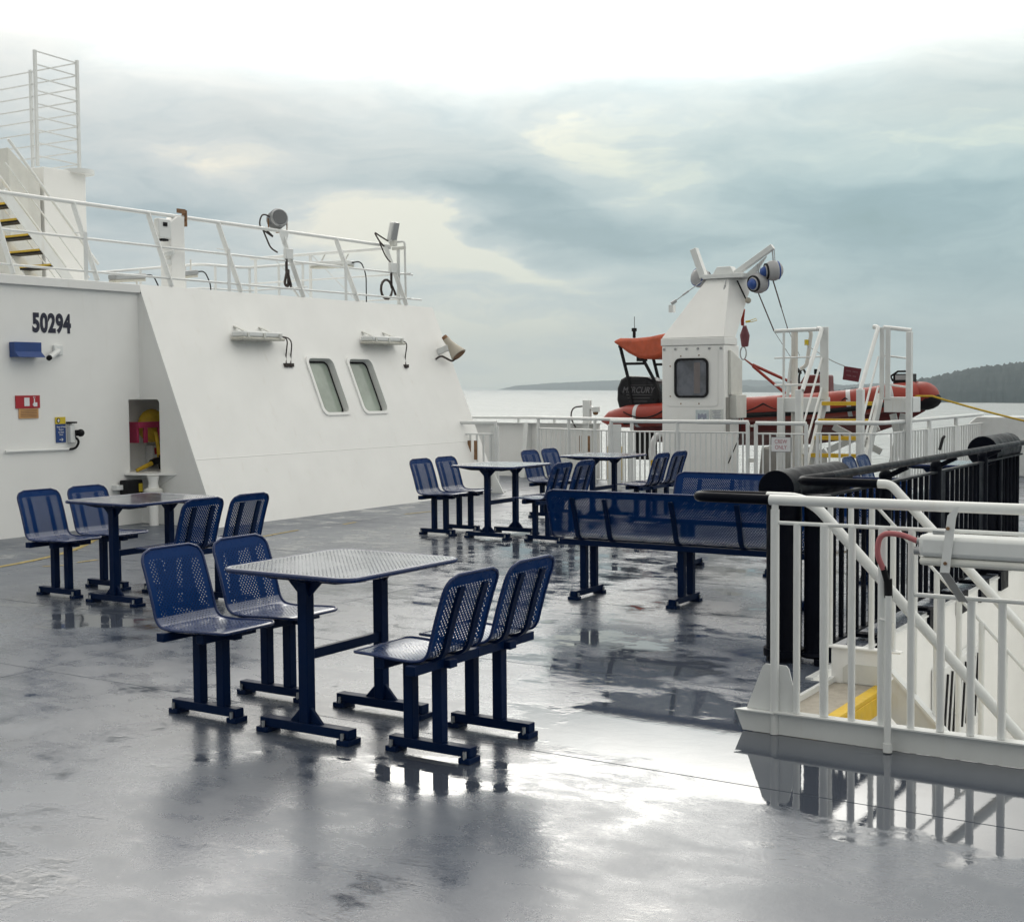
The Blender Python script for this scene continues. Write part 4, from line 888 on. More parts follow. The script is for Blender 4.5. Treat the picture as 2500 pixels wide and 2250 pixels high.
# ------------------------------------------------------------------ far railings and bulwark
def barred(t, a, b, zt, zm, zb, n_, posts, r_=.03, rb=.014, wide=None):
    a, b = V(a), V(b); up = V((0, 0, 1))
    mb = MB(); mb.tube([a + up * zt, b + up * zt], r_, 12); part(t, 'top_rail', mb, WHITE2)
    mb = MB(); mb.tube([a + up * zm, b + up * zm], .013, 8); part(t, 'middle_rail', mb, WHITE2)
    if zb: mb = MB(); mb.tube([a + up * zb, b + up * zb], .013, 8); part(t, 'bottom_rail', mb, WHITE2)
    for i in range(1, n_):
        p = a.lerp(b, i / n_); mb = MB(); mb.cyl(p + up * (zb or .02), p + up * (zm - .005), rb, 8); part(t, 'baluster', mb, WHITE2)
    for f in posts:
        p = a.lerp(b, f); mb = MB(); mb.cyl(p, p + up * (zt - .01), .03, 12); part(t, 'post', mb, WHITE2)
YM = 18.7
t = thing('barred_railing', 'long white barred railing in front of the davit', 'railing', (-8.9, YM, 0))
barred(t, (-10.05, YM, 0), (-7.72, YM, 0), 1.10, .94, .07, 27, (.004, .5, .996))
mb = MB(); mb.box(-10.10, -9.86, YM - .01, YM + .01, .01, 1.05); part(t, 'end_plate', mb, WHITE2, .01)
mb = MB(); mb.tube([(-8.55, YM, 1.10), (-8.0, YM, 1.10)], .036, 12); part(t, 'rail_sleeve', mb, WHITE2)
t = thing('railing_gate', 'narrow white gate carrying the crew only sign', 'gate', (-7.2, YM, 0))
barred(t, (-7.60, YM, 0), (-6.82, YM, 0), 1.085, .93, .09, 7, (.0, 1.0))
mb = MB(); mb.box(-7.715, -7.605, YM - .02, YM + .02, .50, .56); mb.cyl((-7.66, YM, 1.03), (-7.66, YM, 1.06), .03, 8); part(t, 'latch', mb, GREYW)
t = thing('gate_notice', 'white sign reading CREW ONLY hung on the railing gate', 'sign', (-7.2, YM - .04, .78))
mb = MB(); mb.box(-7.335, -7.045, YM - .05, YM - .035, .675, .875); part(t, 'plate', mb, SIGNWHITE)
mb = MB(); mb.box(-7.345, -7.035, YM - .0345, YM - .028, .665, .885); part(t, 'border', mb, GALV)
text_mesh('wording', 'CREW\nONLY', .085, frameM((-7.19, YM - .052, .775), (1, 0, 0), (0, 0, 1)), mat('faded_red_print', (.45, .16, .20), .5), t, .0005, .8, wb=t.location)
t = thing('corner_railing', 'white barred railing turning the corner and running away at the right', 'railing', (-5.7, 19, 0))
path = fillet([(-6.68, YM, 0), (-5.72, YM, 0), (-5.70, 24.6, 0)], .30, 8)
up = V((0, 0, 1))
for nm, z, r_ in (('top_rail', 1.10, .030), ('middle_rail', .945, .013), ('bottom_rail', .07, .013)):
    mb = MB(); mb.tube([p + up * z for p in path], r_, 10); part(t, nm, mb, WHITE2)
for x_ in (-6.65, -6.60, -6.47, -6.32, -6.17, -6.01, -5.87):
    mb = MB(); mb.cyl((x_, YM, .07), (x_, YM, .94), .016 if x_ > -6.62 else .028, 8); part(t, 'baluster', mb, WHITE2)
y = 19.15
while y < 24.5:
    mb = MB(); mb.cyl((-5.71, y, .07), (-5.71, y, .94), .016, 8); part(t, 'baluster', mb, WHITE2); y += .155
for y in (19.9, 21.15, 22.8):
    mb = MB(); mb.box(-5.735, -5.685, y - .16, y + .16, 0, .94); mb.cyl((-5.71, y, .9), (-5.71, y, 1.09), .035, 10); part(t, 'post', mb, WHITE2)
mb = MB(); mb.tube([(-5.66, 21.6, .60), (-5.64, 21.7, .78), (-5.64, 21.78, .80)], .025, 8); part(t, 'lever', mb, RUBBER)
t = thing('rail_end_box', 'white box post closing the railing at the right', 'post', (-5.6, 24.9, 0))
mb = MB(); mb.prism([(-5.95, 24.6, 0), (-5.95, 24.6, .93), (-5.80, 24.6, 1.06), (-4.6, 24.6, 1.06), (-4.6, 24.6, 0)], (0, .7, 0)); part(t, 'body', mb, WHITE2, .02)
t = thing('bulwark', 'solid white bulwark with stiffeners and a top pipe at the ship side', 'bulwark', (-13, 20.9, 0))
mb = MB(); mb.box(-20, -11.45, 20.86, 20.90, .001, .985); part(t, 'plate', mb, WHITE)
mb = MB(); mb.box(-20, -11.42, 20.74, 20.92, .986, 1.0); part(t, 'cap', mb, WHITE2)
for x_ in (-17, -15.4, -14.3, -12.95, -11.6):
    mb = MB(); mb.prism([(x_, 20.86, .985), (x_, 20.74, .985), (x_, 20.60, .0015), (x_, 20.86, .0015)], (.09 if x_ == -12.95 else .012, 0, 0)); part(t, 'stiffener', mb, WHITE2)
mb = MB(); mb.tube([(-20, 20.82, 1.09), (-12.3, 20.82, 1.09)], .030, 10); part(t, 'pipe_rail', mb, WHITE2)
for x_ in (-15.2, -13.12, -12.35):
    mb = MB(); mb.cyl((x_, 20.82, 1.0), (x_, 20.82, 1.08), .025, 10); part(t, 'rail_support', mb, WHITE2)
t = thing('side_railing', 'white barred railing along the ship side left of the davit', 'railing', (-11.3, 20.4, 0))
barred(t, (-12.5, 20.45, 0), (-10.1, 19.6, 0), 1.10, .91, .07, 19, (.02, .35, .62, .98))
t = thing('side_gate', 'short white gate panel standing open beside the deckhouse', 'gate', (-11.7, 17.3, 0))
barred(t, (-12.03, 17.28, 0), (-11.40, 17.45, 0), 1.10, .92, .08, 6, (.02, .97), rb=.017)
mb = MB(); mb.box(-11.50, -11.36, 17.43, 17.46, .003, 1.04); part(t, 'post_plate', mb, WHITE2, .005)
mb = MB(); mb.prism([(-11.44, 17.36, .002), (-11.22, 17.36, .002), (-11.40, 17.36, .32)], (0, .02, 0)); part(t, 'gusset', mb, WHITE2)
for x_ in (-11.80, -11.68):
    mb = MB(); mb.box(x_ - .028, x_ + .028, 17.27, 17.28, .52, .82); part(t, 'slot', mb, RUST)
t = thing('camera_post', 'white box post with a dome camera and looped brown cable', 'camera', (-11.7, 20.9, 1))
mb = MB(); mb.box(-11.74, -11.59, 20.78, 20.86, .2, 1.41); part(t, 'post', mb, WHITE2, .01)
mb = MB(); mb.bar((-11.59, 20.80, 1.28), (-11.50, 20.78, 1.26), .05, .05); mb.cyl((-11.46, 20.76, 1.20), (-11.46, 20.76, 1.29), .075, 16); part(t, 'arm', mb, WHITE2)
mb = MB(); mb.sphere((-11.46, 20.76, 1.19), .05, 14, 8); part(t, 'dome', mb, RUST)
mb = MB(); mb.tube(fillet([(-11.74, 20.80, 1.30), (-11.95, 20.80, 1.28), (-12.0, 20.80, 1.10), (-11.88, 20.78, .92)], .14, 6), .014, 8); part(t, 'cable', mb, CABLE)
for x_ in (-11.42, -11.25):
    mb = MB(); mb.box(x_ - .02, x_ + .02, 20.13, 20.15, .52, .80); part(t, 'vent_slot', mb, RUST)
t = thing('yellow_stowage', 'two yellow straps standing behind the white bars at deck level', 'strap', (-10.8, 20.3, 0))
for x_, w in ((-10.98, .05), (-10.80, .10)):
    mb = MB(); mb.box(x_, x_ + w, 20.3, 20.34, .0, .62); part(t, 'strap', mb, YELLOW, .01)
t = thing('life_ring', 'white life ring with yellow bands hung behind the bars', 'life ring', (-10.15, 20.75, .5))
c = V((-10.15, 20.75, .50)); mb = MB()
P = [c + V((.20 * math.cos(a), 0, .33 * math.sin(a))) for a in [2 * math.pi * i / 32 for i in range(32)]]
mb.tube(P, .055, 12, closed=True); part(t, 'ring', mb, SIGNWHITE)
for a0 in (45, 225):
    mb = MB(); mb.tube([c + V((.20 * math.cos(R(a)), 0, .33 * math.sin(R(a)))) for a in range(a0 - 22, a0 + 23, 6)], .060, 12); part(t, 'band', mb, YELLOW)
mb = MB(); mb.box(-10.45, -6.1, 20.9, 20.94, -.05, .10)
o = mb.obj('deck_edge_coaming', GREYST); tag(o, 'low grey coaming along the deck edge under the boat', 'coaming')

# ------------------------------------------------------------------ davit
t = thing('davit', 'white boat davit with a control cabin, dark window and sloping arm', 'davit', (-9.1, 20, 0))
mb = MB()
body = [(-9.685, 19.8), (-8.585, 19.8), (-8.585, 20.40), (-9.685, 20.40)]
mb.prism([(x_, y, 0) for x_, y in body], (0, 0, 2.30)); part(t, 'cabin', mb, WHITE, .015)
mb = MB(); mb.box(-9.70, -8.572, 19.785, 20.30, 2.303, 2.42); part(t, 'cabin_top', mb, WHITE, .01)
mb = MB()
lo = [(-9.69, 19.79, 2.423), (-8.58, 19.79, 2.423), (-8.60, 20.29, 2.423), (-9.69, 20.29, 2.423)]; hi = [(-9.17, 20.42, 3.40), (-8.77, 20.42, 3.40), (-8.52, 20.85, 3.40), (-9.17, 20.85, 3.40)]
mb.add(lo + hi, [(3, 2, 1, 0), (4, 5, 6, 7), (0, 1, 5, 4), (1, 2, 6, 5), (2, 3, 7, 6), (3, 0, 4, 7)]); part(t, 'arm', mb, WHITE, .01)
mb = MB(); mb.prism([(-8.583, 19.95, 2.22), (-8.583, 20.42, 2.05), (-8.583, 20.42, 1.50), (-8.583, 19.95, 1.50)], (.05, 0, 0)); mb.box(-8.583, -8.46, 20.0, 20.42, 1.12, 1.499); part(t, 'side_casing', mb, GREYW, .01)
mb = MB(); mb.box(-8.5825, -8.575, 19.86, 20.0, .9, 1.46); part(t, 'side_slot', mb, GREYST)
mb = MB(); mb.add([(-9.14 + p[0], 19.793, 1.775 + p[1]) for p in rrect(.90, .90, .06)] , [tuple(range(24))]); 
W1 = MB(); W1.prism([(-9.14 + p[0], 19.7995, 1.775 + p[1]) for p in rrect(.90, .92, .06)], (0, -.008, 0)); dp = part(t, 'door_panel', W1, WHITE, .003)
w = MB(); o1 = rrect(.60, .64, .10, 6); o2 = rrect(.53, .57, .075, 6); K = len(o1); cxw, czw = -9.15, 1.775
w.add([(cxw + p[0], 19.785, czw + p[1]) for p in o1] + [(cxw + p[0], 19.765, czw + p[1]) for p in o1] + [(cxw + p[0], 19.765, czw + p[1]) for p in o2] + [(cxw + p[0], 19.782, czw + p[1]) for p in o2],
      [(a * K + i, a * K + (i + 1) % K, (a + 1) * K + (i + 1) % K, (a + 1) * K + i) for a in range(3) for i in range(K)])
wf = part(t, 'window', w, RUBBER); mb = MB(); mb.add([(cxw + p[0], 19.781, czw + p[1]) for p in o2], [tuple(range(K))]); part(wf, 'pane', mb, mat('cabin_window_pane', (.085, .095, .12), .15, var=.35, vscale=6, coat=.5, coatr=.05))
mb = MB(); mb.add([(cxw + .10 + p[0], 19.7795, czw - .0 + p[1]) for p in rrect(.11, .50, .02)], [tuple(range(24))]); part(wf, 'inner_post', mb, mat('greyish_pink_inside', (.16, .14, .14), .5))
for i in range(6):
    x_ = -9.64 + i * .200; mb = MB(); mb.cyl((x_, 19.799, 2.245), (x_, 19.778, 2.245), .020, 10); part(t, 'bolt', mb, GALV)
for x_, z in ((-9.34, 2.13), (-9.02, 2.14), (-9.53, 1.97), (-9.53, 1.48), (-9.34, 1.36), (-9.02, 1.36)):
    mb = MB(); mb.cyl((x_, 19.791, z), (x_, 19.785, z), .012, 8); part(t, 'rivet', mb, RUST)
mb = MB(); mb.box(-9.08, -8.85, 19.792, 19.798, 1.06, 1.26); part(t, 'notice_plate', mb, mat('pale_blue_notice', (.52, .58, .60), .5, var=.1, vscale=20))
mb = MB(); mb.box(-8.83, -8.60, 19.792, 19.798, 1.06, 1.27); part(t, 'instruction_plate', mb, mat('pale_notice', (.60, .62, .60), .5, var=.1, vscale=20))
mb = MB()
for i in range(6): mb.box(-8.79 + .02 * (i % 3), -8.64 - .015 * (i % 2), 19.7885, 19.7915, 1.235 - i * .028, 1.244 - i * .028)
FBP = mat('faded_blue_print', (.28, .30, .38), .5); part(t, 'instruction_print', mb, FBP); mb = MB()
for i in range(5): mb.box(-9.04 + .03 * i, -9.01 + .03 * i, 19.7885, 19.7915, 1.10 + .02 * (i % 3), 1.20 - .015 * (i % 2))
part(t, 'notice_print', mb, FBP)
mb = MB(); mb.box(-9.22, -8.50, 20.36, 20.72, 3.403, 3.475); part(t, 'head_beam', mb, WHITE2, .006)
mb = MB(); mb.prism([(-9.08, 20.45, 3.478), (-8.70, 20.45, 3.478), (-8.76, 20.45, 3.60), (-9.00, 20.45, 3.60)], (0, .2, 0)); part(t, 'head_cover', mb, WHITE2, .01)
mb = MB(); mb.bar((-8.74, 20.55, 3.46), (-8.09, 20.62, 3.89), .12, .09); part(t, 'jib', mb, WHITE2, .006)
mb = MB(); mb.prism([(-8.62, 20.56, 3.40), (-8.20, 20.60, 3.74), (-8.33, 20.60, 3.56), (-8.45, 20.57, 3.36)], (0, .05, 0)); part(t, 'jib_web', mb, WHITE2)
mb = MB(); mb.bar((-9.25, 20.5, 3.44), (-9.43, 20.5, 3.92), .13, .11, up=(1, 0, 0)); part(t, 'short_jib', mb, WHITE2, .006)
mb = MB(); mb.tube([(-9.20, 20.40, 3.40), (-9.60, 20.05, 3.02)], .008, 6); mb.cyl((-9.48, 20.16, 3.14), (-9.40, 20.22, 3.21), .016, 8); mb.cyl((-9.62, 20.03, 3.0), (-9.56, 20.08, 3.05), .03, 8); part(t, 'stay_rod', mb, GALV)
mb = MB(); mb.box(-9.66, -9.58, 20.0, 20.10, 2.86, 2.98); part(t, 'stay_lug', mb, WHITE2)
mb = MB(); mb.tube([(-8.80, 20.37, 3.38), (-8.82, 20.24, 3.02)], .008, 6); mb.cyl((-8.805, 20.34, 3.28), (-8.812, 20.29, 3.14), .018, 8); mb.box(-8.86, -8.79, 20.2, 20.26, 2.99, 3.01); part(t, 'turnbuckle', mb, GALV)
mb = MB(); mb.tube([(-8.66, 20.5, 3.36), (-8.50, 20.5, 3.04)], .013, 6); part(t, 'ram', mb, RUBBER)
mb = MB(); mb.sphere((-8.47, 20.5, 3.03), .05, 12, 8); part(t, 'sheave', mb, HORN)
mb = MB(); mb.tube([(-8.57, 20.42, 1.46), (-8.53, 20.40, 1.2), (-8.50, 20.2, .8), (-8.58, 19.95, .4)], .009, 6); part(t, 'hanging_cable', mb, RUBBER)

def ball(c, r_, axis, lab, wires, ring):
    c = V(c); ax = V(axis).normalized(); t = thing('hanging_ball', lab, 'fender ball', c, group='white and blue balls hung from the davit')
    mb = MB(); K = 14; a = ax * r_; mb.tube([c - a * math.cos(math.pi * i / K) for i in range(1, K)], [r_ * math.sin(math.pi * i / K) for i in range(1, K)], 22); part(t, 'shell', mb, BALLW, ang=60)
    for off, wd, m in ((-.62, .05, RUBBER), (.42, .035, BALLB), (.1, .02, BALLW)):
        p = c + a * off; rr = r_ * math.sqrt(1 - off * off) * 1.012; mb = MB(); mb.tube([p - ax * wd * .5, p + ax * wd * .5], [rr, rr], 22); part(t, 'band', mb, m)
    mb = MB(); mb.tube([c - a * .90, c - a * .86], [r_ * .44, r_ * .54], 20); mb.sphere(c - a * .86, r_ * .48, 16, 8); part(t, 'cap', mb, BALLB)
    mb = MB(); top = V(ring)
    mb.tube([c + V((0, 0, r_)), top], .012, 6); mb.tube([c + V((.03, 0, r_)), top + V((.03, 0, 0))], .008, 6); part(t, 'hanger', mb, GALV)
    for w_ in wires:
        mb = MB(); mb.tube(w_[0], w_[1], 6); part(t, 'line', mb, w_[2])
ROPE = mat('dark_wire_rope', (.07, .045, .045), .6)
ball((-8.31, 20.55, 3.31), .170, (.35, .9, .15), 'white and blue hanging ball showing its round blue cap, nearest the cabin', [([(-8.31, 20.55, 3.14), (-8.06, 20.6, 2.52)], .011, ROPE), ([(-8.06, 20.6, 2.52), (-7.80, 20.8, 2.02)], .004, ROPE)], (-8.33, 20.57, 3.62))
ball((-8.08, 20.60, 3.50), .165, (.75, .6, .1), 'white and blue hanging ball at the tip of the davit jib', [([(-8.08, 20.6, 3.34), (-7.94, 20.6, 2.90)], .012, ROPE), ([(-7.94, 20.6, 2.90), (-7.85, 20.65, 2.56)], .008, ROPE), ([(-7.85, 20.65, 2.56), (-7.70, 20.8, 2.12)], .004, ROPE)], (-8.10, 20.62, 3.83))
ball((-9.37, 20.62, 3.45), .165, (-.35, -.75, .1), 'white and blue hanging ball left of the davit head, partly hidden', [([(-9.37, 20.62, 3.28), (-9.30, 20.6, 3.14)], .005, ROPE)], (-9.42, 20.6, 3.66))
t = thing('boat_hoist', 'orange hoist strap with a hook block above the rescue boat', 'hoist', (-8.95, 21.4, 2))
mb = MB(); mb.tube([(-8.80, 21.1, 2.92), (-8.86, 21.2, 2.78), (-8.90, 21.3, 2.68)], .030, 8); part(t, 'strap', mb, ORANGE)
mb = MB(); mb.tube([(-8.86, 21.3, 2.66), (-8.88, 21.35, 2.5), (-8.90, 21.4, 2.32)], [.03, .085, .06], 10); part(t, 'block', mb, mat('dull_maroon', (.16, .05, .06), .6))
mb = MB(); mb.tube([(-8.95 + .055 * math.cos(a), 21.45, 2.20 + .11 * math.sin(a)) for a in [2 * math.pi * i / 16 for i in range(16)]], .012, 8, closed=True); part(t, 'ring', mb, GALV)
for e, e2 in (((-8.30, 21.75, 1.50), 0), ((-8.12, 22.1, 1.60), .02)):
    mb = MB(); mb.tube([(-8.93, 21.45, 2.10), (-8.80, 21.5, 1.98 + e2)], .012, 6); mb.cyl((-8.80, 21.5, 1.98 + e2), e, .026, 8); part(t, 'sling', mb, ORANGE)
mb = MB(); mb.tube([(-8.80, 21.2, 2.72), (-8.72, 21.2, 2.73)], .018, 6); mb.tube([(-8.72, 21.2, 2.74), (-8.62, 21.2, 2.77), (-8.60, 21.2, 2.74), (-8.71, 21.2, 2.71)], .006, 6); part(t, 'release_pin', mb, SIGNYEL)

# ------------------------------------------------------------------ rescue boat
t = thing('rescue_boat', 'orange rigid inflatable rescue boat with black outboard slung at the ship side', 'boat', (-9, 22, 1))
def tubepath(y0): return None
yc = 22.35; hb = .72
def stern(sy): return [(-11.80, yc + sy * hb, 1.02), (-11.62, yc + sy * hb, 1.05), (-11.25, yc + sy * hb, 1.10)]
side = lambda sy: [V(p) for p in ((-11.25, yc + sy * hb, 1.10), (-10.2, yc + sy * hb, 1.16), (-9.0, yc + sy * hb, 1.23), (-8.0, yc + sy * (hb - .02), 1.28), (-7.2, yc + sy * (hb - .16), 1.34), (-6.6, yc + sy * (hb - .36), 1.42), (-6.25, yc + sy * .12, 1.46))]
for sy in (-1, 1):
    P = [V(p) for p in stern(sy)][:2] + catmull(side(sy), 5); rr = [.03, .15] + [.205 + .03 * i / (len(P) - 3) for i in range(len(P) - 2)]
    mb = MB(); mb.tube(P, rr, 20); o = part(t, 'buoyancy_tube', mb, ORANGE, ang=70)
    mb = MB(); Q = P[2:]; mb.tube([p + V((0, sy * rr[i + 2] * .93, -.10)) for i, p in enumerate(Q)], .045, 8); part(o, 'rubbing_strake', mb, RUBBER)
    mb = MB()
    for i in range(2, len(P) - 6, 4):
        a = P[i] + V((0, sy * .215, .09)); b = P[min(i + 4, len(P) - 1)] + V((0, sy * .215, .09)); mb.tube(hang(a, b, .13), .012, 6)
    part(o, 'grab_line', mb, RUBBER)
    mb = MB()
    for i in (3, 7, 12, 17, 22, 27):
        if i < len(P) - 1:
            c = P[i]; ax = (P[i + 1] - P[i]).normalized(); mb.tube([c - ax * .035, c + ax * .035], [rr[i] * 1.012] * 2, 20)
    part(o, 'reflective_band', mb, mat('reflective_grey', (.55, .55, .56), .4))
mb = MB(); mb.sphere((-6.17, yc, 1.45), .26, 20, 12, (1.15, 1.0, .92)); part(t, 'bow_cap', mb, ORANGE)
mb = MB(); mb.sphere((-6.13, yc, 1.39), .255, 20, 10, (1.15, .95, .7)); part(t, 'bow_fender', mb, RUBBER)
hs = [(-11.3, .55, .98, .62), (-10, .58, 1.02, .58), (-9, .60, 1.06, .58), (-8, .58, 1.12, .62), (-7.2, .44, 1.2, .74), (-6.5, .22, 1.30, .98), (-6.1, .03, 1.34, 1.2)]
mb = MB()
for x_, w, zt_, zk in hs: mb.v += [V((x_, yc - w, zt_)), V((x_, yc - w * .86, zt_ - (zt_ - zk) * .45)), V((x_, yc, zk)), V((x_, yc + w * .86, zt_ - (zt_ - zk) * .45)), V((x_, yc + w, zt_))]
for i in range(len(hs) - 1):
    for j in range(4): mb.f.append((i * 5 + j, (i + 1) * 5 + j, (i + 1) * 5 + j + 1, i * 5 + j + 1))
mb.f += [(0, 1, 2, 3, 4), tuple(i * 5 for i in range(len(hs))) + tuple(i * 5 + 4 for i in range(len(hs) - 1, -1, -1))]; mb.mi = [0] * len(mb.f); part(t, 'hull', mb, DKRED, ang=30)
mb = MB(); mb.box(-10.0, -8.55, yc - .52, yc + .5, 1.2, 1.43); part(t, 'seat_pod', mb, RUBBER, .04)
mb = MB(); mb.prism([(-8.24, yc - .35, 1.25), (-7.76, yc - .35, 1.25), (-7.78, yc - .35, 1.82), (-8.06, yc - .35, 1.82), (-8.20, yc - .35, 1.60)], (0, .7, 0)); cons = part(t, 'console', mb, DKRED, .03)
mb = MB(); mb.tube([(-8.28, yc - .1, 1.5), (-8.36, yc - .1, 1.75), (-8.25, yc - .1, 1.92), (-8.22, yc - .1, 1.84)], .03, 8); mb.tube([(-8.22 , yc + .18 * math.cos(a), 1.74 + .18 * math.sin(a)) for a in [2 * math.pi * i / 16 for i in range(16)]], .018, 8, closed=True); part(cons, 'steering_wheel', mb, RUBBER)
mb = MB(); mb.cyl((-7.95, yc - .1, 1.83), (-7.95, yc - .1, 1.92), .03, 8); mb.box(-7.93, -7.86, yc - .15, yc - .02, 1.825, 1.875); part(cons, 'switch', mb, RUBBER)
mb = MB(); mb.box(-6.58, -6.29, yc - .2, yc + .15, 1.66, 1.82); mb.tube([(-6.58, yc - .2, 1.70), (-6.62, yc - .2, 1.78), (-6.5, yc - .2, 1.86), (-6.34, yc - .2, 1.86), (-6.28, yc - .2, 1.78)], .02, 6); part(t, 'stowed_bag', mb, RUBBER, .03)
mb = MB(); mb.box(-6.54, -6.36, yc - .21, yc - .2005, 1.72, 1.80); part(t, 'bag_label', mb, GALV)
mb = MB(); P = [(-11.52, .22), (-11.56, .36), (-11.55, .58), (-11.48, .74), (-11.36, .80), (-10.95, .77), (-10.72, .68), (-10.66, .45), (-10.72, .20), (-11.40, .12)]
mb.prism([(x_, yc - .62, 1.04 + z) for x_, z in P], (0, .5, 0)); mot = part(t, 'outboard_motor', mb, mat('gloss_black_cowling', (.005, .005, .008), .32, spec=.2), .05)
text_mesh('lettering', 'MERCURY', .155, frameM((-11.10, yc - .626, 1.575), V((1, 0, -.015)), (0, 0, 1)) @ Matrix(((1, .28, 0, 0), (0, 1, 0, 0), (0, 0, 1, 0), (0, 0, 0, 1))), mat('dull_grey_print', (.09, .09, .10), .5), mot, .001, .92, wb=t.location, bold=.002)
mb = MB()
for q in range(3): mb.box(-11.35 + .03 * q, -10.82 - .05 * q, yc - .6285, yc - .6255, 1.49 - q * .06, 1.498 - q * .06)
mb.box(-11.30, -10.80, yc - .6285, yc - .6255, 1.665, 1.670); part(mot, 'trim_lines', mb, bpy.data.materials['dull_grey_print'])
mb = MB(); mb.box(-11.28, -10.86, yc - .42, yc - .34, .3, 1.18); mb.cyl((-11.3, yc - .38, .42), (-10.95, yc - .38, .42), .07, 12); part(mot, 'drive_leg', mb, RUBBER, .02)
for sy in (-1, 1):
    y = yc + sy * .62
    mb = MB(); mb.tube([(-11.22, y, 1.25), (-11.30, y, 1.75), (-11.48, y, 2.40)], .032, 8); mb.tube([(-10.60, y, 1.25), (-10.78, y, 1.75), (-11.02, y, 2.16), (-11.10, y, 2.32)], .032, 8); mb.tube([(-11.38, y, 2.06), (-10.98, y, 2.06)], .024, 8); part(t, 'roll_bar', mb, RUBBER)
mb = MB(); mb.tube([(-11.50, yc - .6, 2.38), (-11.50, yc + .6, 2.38)], .03, 8); mb.box(-11.12, -10.98, yc - .66, yc - .5, 2.10, 2.22); part(t, 'roll_bar_cross', mb, RUBBER)
mb = MB(); P = [(-11.62, 2.47), (-11.46, 2.53), (-11.15, 2.52), (-10.85, 2.54), (-10.50, 2.60), (-10.46, 2.24), (-10.75, 2.13), (-11.05, 2.14), (-11.30, 2.26), (-11.50, 2.40)]
mb.prism([(x_, yc - .70, z) for x_, z in P], (0, 1.4, 0)); part(t, 'righting_bag', mb, ORBAG, .07)
mb = MB(); mb.cyl((-11.35, yc - .3, 2.54), (-11.35, yc - .3, 2.66), .03, 8); mb.cyl((-11.35, yc - .3, 2.66), (-11.35, yc - .3, 2.72), .05, 10); mb.cyl((-11.5, yc, 2.5), (-11.5, yc, 2.95), .006, 5); part(t, 'light_mast', mb, RUBBER)
t = thing('painter_rope', 'yellow rope running from the boat bow out to the right', 'rope', (-5.8, 22, 1.4))
mb = MB(); mb.tube(hang((-7.0, yc - .62, 1.52), (-5.92, yc - .25, 1.45), .02) + hang((-5.9, yc - .24, 1.44), (-3.6, 22.6, .82), .03)[1:], .016, 8); part(t, 'line', mb, YHOSE)
t = thing('boat_cradle', 'grey boat cradle blocks standing under the rescue boat', 'cradle', (-8.3, 21.6, 0))
for x0, x1 in ((-8.50, -7.98), (-7.80, -7.38)):
    mb = MB(); mb.prism([(x0, 21.0, 0), (x1, 21.0, 0), (x1 - .03, 21.0, .55), (x0 + .06, 21.0, .62)], (0, .3, 0)); part(t, 'block', mb, GREYST, .02)
mb = MB(); mb.box(-10.3, -9.95, 21.3, 21.9, .0, .75); part(t, 'stern_block', mb, RUBBER, .02)

# ------------------------------------------------------------------ boarding steps
t = thing('boarding_platform', 'white boarding steps with yellow treads and tall rail posts by the boat', 'boarding steps', (-6.5, 19.5, 0))
for x0, x1, y, z0, z1 in ((-7.09, -6.99, 19.0, 0, 1.58), (-6.165, -6.065, 19.0, 0, 1.58), (-7.68, -7.58, 19.80, 0, 1.46), (-7.69, -7.00, 19.86, 1.23, 1.455), (-6.02, -5.60, 19.86, 1.23, 1.455), (-5.68, -5.60, 19.80, 0, 2.42)):
    mb = MB(); mb.box(x0, x1, y - .05, y + .05 if z0 == 0 else y + .4, z0, z1); part(t, 'post' if z0 == 0 else 'platform', mb, WHITE2, .008)
for x0, x1, z1 in ((-7.005, -6.875, 2.53), (-6.085, -6.015, 2.50), (-6.0, -5.925, 2.50)):
    mb = MB(); mb.box(x0, x1, 19.79, 19.82, 1.42, z1); part(t, 'rail_post', mb, WHITE2, .006)
for q in range(6):
    z = 1.385 - q * .255; y = 19.78 - q * .155
    mb = MB(); mb.box(-6.93, -6.15, y - .10, y + .14, z - .045, z - .004); part(t, 'tread', mb, GREYST)
    mb = MB(); mb.box(-6.925, -6.155, y - .135, y - .1005, z - .05, z + .006); mb.box(-6.925, -6.155, y - .10, y - .03, z - .0035, z + .008); part(t, 'nosing', mb, YELLOW)
for x_ in (-6.965, -6.115):
    mb = MB(); mb.bar((x_, 19.95, 1.47), (x_, 18.92, -.0), .05, .17, up=(0, 1, 0)); part(t, 'stringer', mb, WHITE2, .004)
for x_, sx in ((-6.97, -1), (-6.10, 1)):
    mb = MB(); mb.tube(fillet([(x_ - .08, 19.80, 2.51), (x_, 19.78, 2.50), (x_ - .02, 19.0, 1.57)], .08, 5), .034, 8); part(t, 'handrail', mb, WHITE2)
    mb = MB(); mb.tube([(x_, 19.78, 2.06), (x_ - .01, 19.0, 1.05)], .017, 8); mb.tube([(x_, 19.78, 1.60), (x_ - .01, 19.0, .62)], .017, 8); part(t, 'middle_rail', mb, WHITE2)
for z, r_ in ((2.50, .03), (2.08, .013), (1.655, .018)):
    mb = MB(); mb.tube([(-7.75, 19.83, z - .01), (-6.95, 19.84, z)], r_, 8); part(t, 'platform_rail', mb, WHITE2)
    mb = MB(); mb.tube([(-6.04, 19.84, z), (-5.62, 19.82, z - .06)], r_ if z > 2.4 else .014, 8); part(t, 'platform_rail', mb, WHITE2)
mb = MB(); mb.cyl((-7.60, 19.83, 1.45), (-7.60, 19.83, 2.49), .021, 8); part(t, 'rail_post', mb, WHITE2)
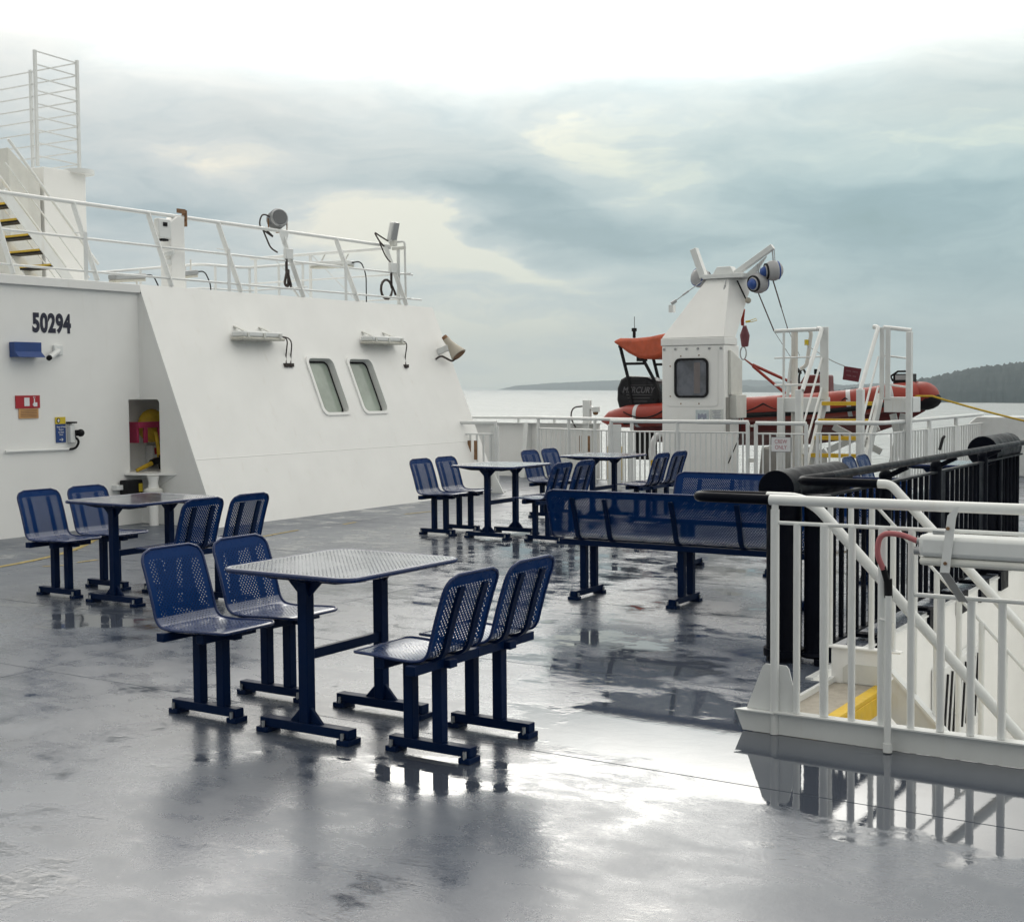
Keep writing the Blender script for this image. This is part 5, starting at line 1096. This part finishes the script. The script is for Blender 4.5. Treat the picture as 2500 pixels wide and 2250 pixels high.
for a, b in (((-7.62, 20.2, .10), (-7.05, 20.2, .62)), ((-7.0, 20.15, .62), (-6.2, 20.15, 1.0)), ((-6.9, 20.12, 1.0), (-6.15, 20.12, .62)), ((-6.0, 20.2, 1.2), (-5.75, 20.2, .1)), ((-5.85, 20.25, 1.2), (-6.1, 20.25, .1))):
    mb = MB(); mb.bar(a, b, .03, .10); part(t, 'cross_brace', mb, WHITE2)
t = thing('gooseneck_pipe', 'rust-streaked white gooseneck pipe behind the boarding steps', 'pipe', (-7.45, 20.3, 0))
GN = mat('rusty_white_pipe', (.62, .60, .56), .5, dirt=(.25, .12, .05), dirtamt=.7, var=.08)
mb = MB(); mb.tube([(-7.60, 20.3, .0), (-7.60, 20.3, 2.50)], .052, 12); part(t, 'standpipe', mb, GN)
mb = MB(); mb.tube(fillet([(-7.60, 20.3, 2.52), (-7.32, 20.3, 2.52), (-7.40, 20.3, 1.96), (-7.50, 20.3, 1.90)], .10, 6), .030, 10); part(t, 'hook_pipe', mb, GN)
mb = MB(); mb.box(-7.42, -7.36, 20.25, 20.27, 2.27, 2.36); part(t, 'yellow_tag', mb, SIGNYEL)
mb = MB(); mb.tube([(-7.72, 20.3, 1.45), (-7.66, 20.3, 2.0), (-7.58, 20.3, 2.3)], .03, 8); part(t, 'strut', mb, WHITE2)
t = thing('hanging_notice', 'dark red notice hanging tilted between the boarding rails', 'sign', (-6.5, 19.8, 1.8))
mb = MB(); mb.prism([(-6.622, 19.79, 1.93), (-6.355, 19.79, 1.885), (-6.40, 19.79, 1.685), (-6.645, 19.79, 1.725)], (0, -.008, 0)); part(t, 'plate', mb, SIGNMAROON)
mb = MB()
for a, b, k in (((-6.61, 1.865), (-6.385, 1.825), 11), ((-6.60, 1.795), (-6.43, 1.765), 9)):
    for i in range(k):
        f = i / k; x_ = a[0] + (b[0] - a[0]) * f; z = a[1] + (b[1] - a[1]) * f
        if (i * 7) % 5: mb.box(x_, x_ + .012, 19.7785, 19.7815, z - .008, z + .008)
part(t, 'faint_print', mb, mat('faded_print', (.22, .10, .12), .5))
mb = MB(); mb.tube(hang((-7.38, 20.2, 2.28), (-6.95, 19.85, 2.08), .0) + hang((-6.95, 19.84, 2.08), (-6.62, 19.79, 1.93), .01)[1:] , .008, 6); part(t, 'chain', mb, GALV)

# ------------------------------------------------------------------ haze over the water
HZ = 1.5e-4
mb = MB(); mb.box(-8400, 8400, -8400, 8400, -420, 330)
hm = bpy.data.materials.new('haze_air'); hm.use_nodes = True; ht = hm.node_tree; ht.nodes.clear(); hk = N(ht)
ho = hk.new('ShaderNodeOutputMaterial'); hv = hk.new('ShaderNodeVolumePrincipled'); hv.inputs['Color'].default_value = (.82, .935, 1.0, 1); hv.inputs['Density'].default_value = HZ
ht.links.new(hv.outputs[0], ho.inputs['Volume'])
o = mb.obj('haze', hm); tag(o, 'pale sea haze over the water', 'haze', kind='stuff')
for p in o.data.polygons: p.use_smooth = False
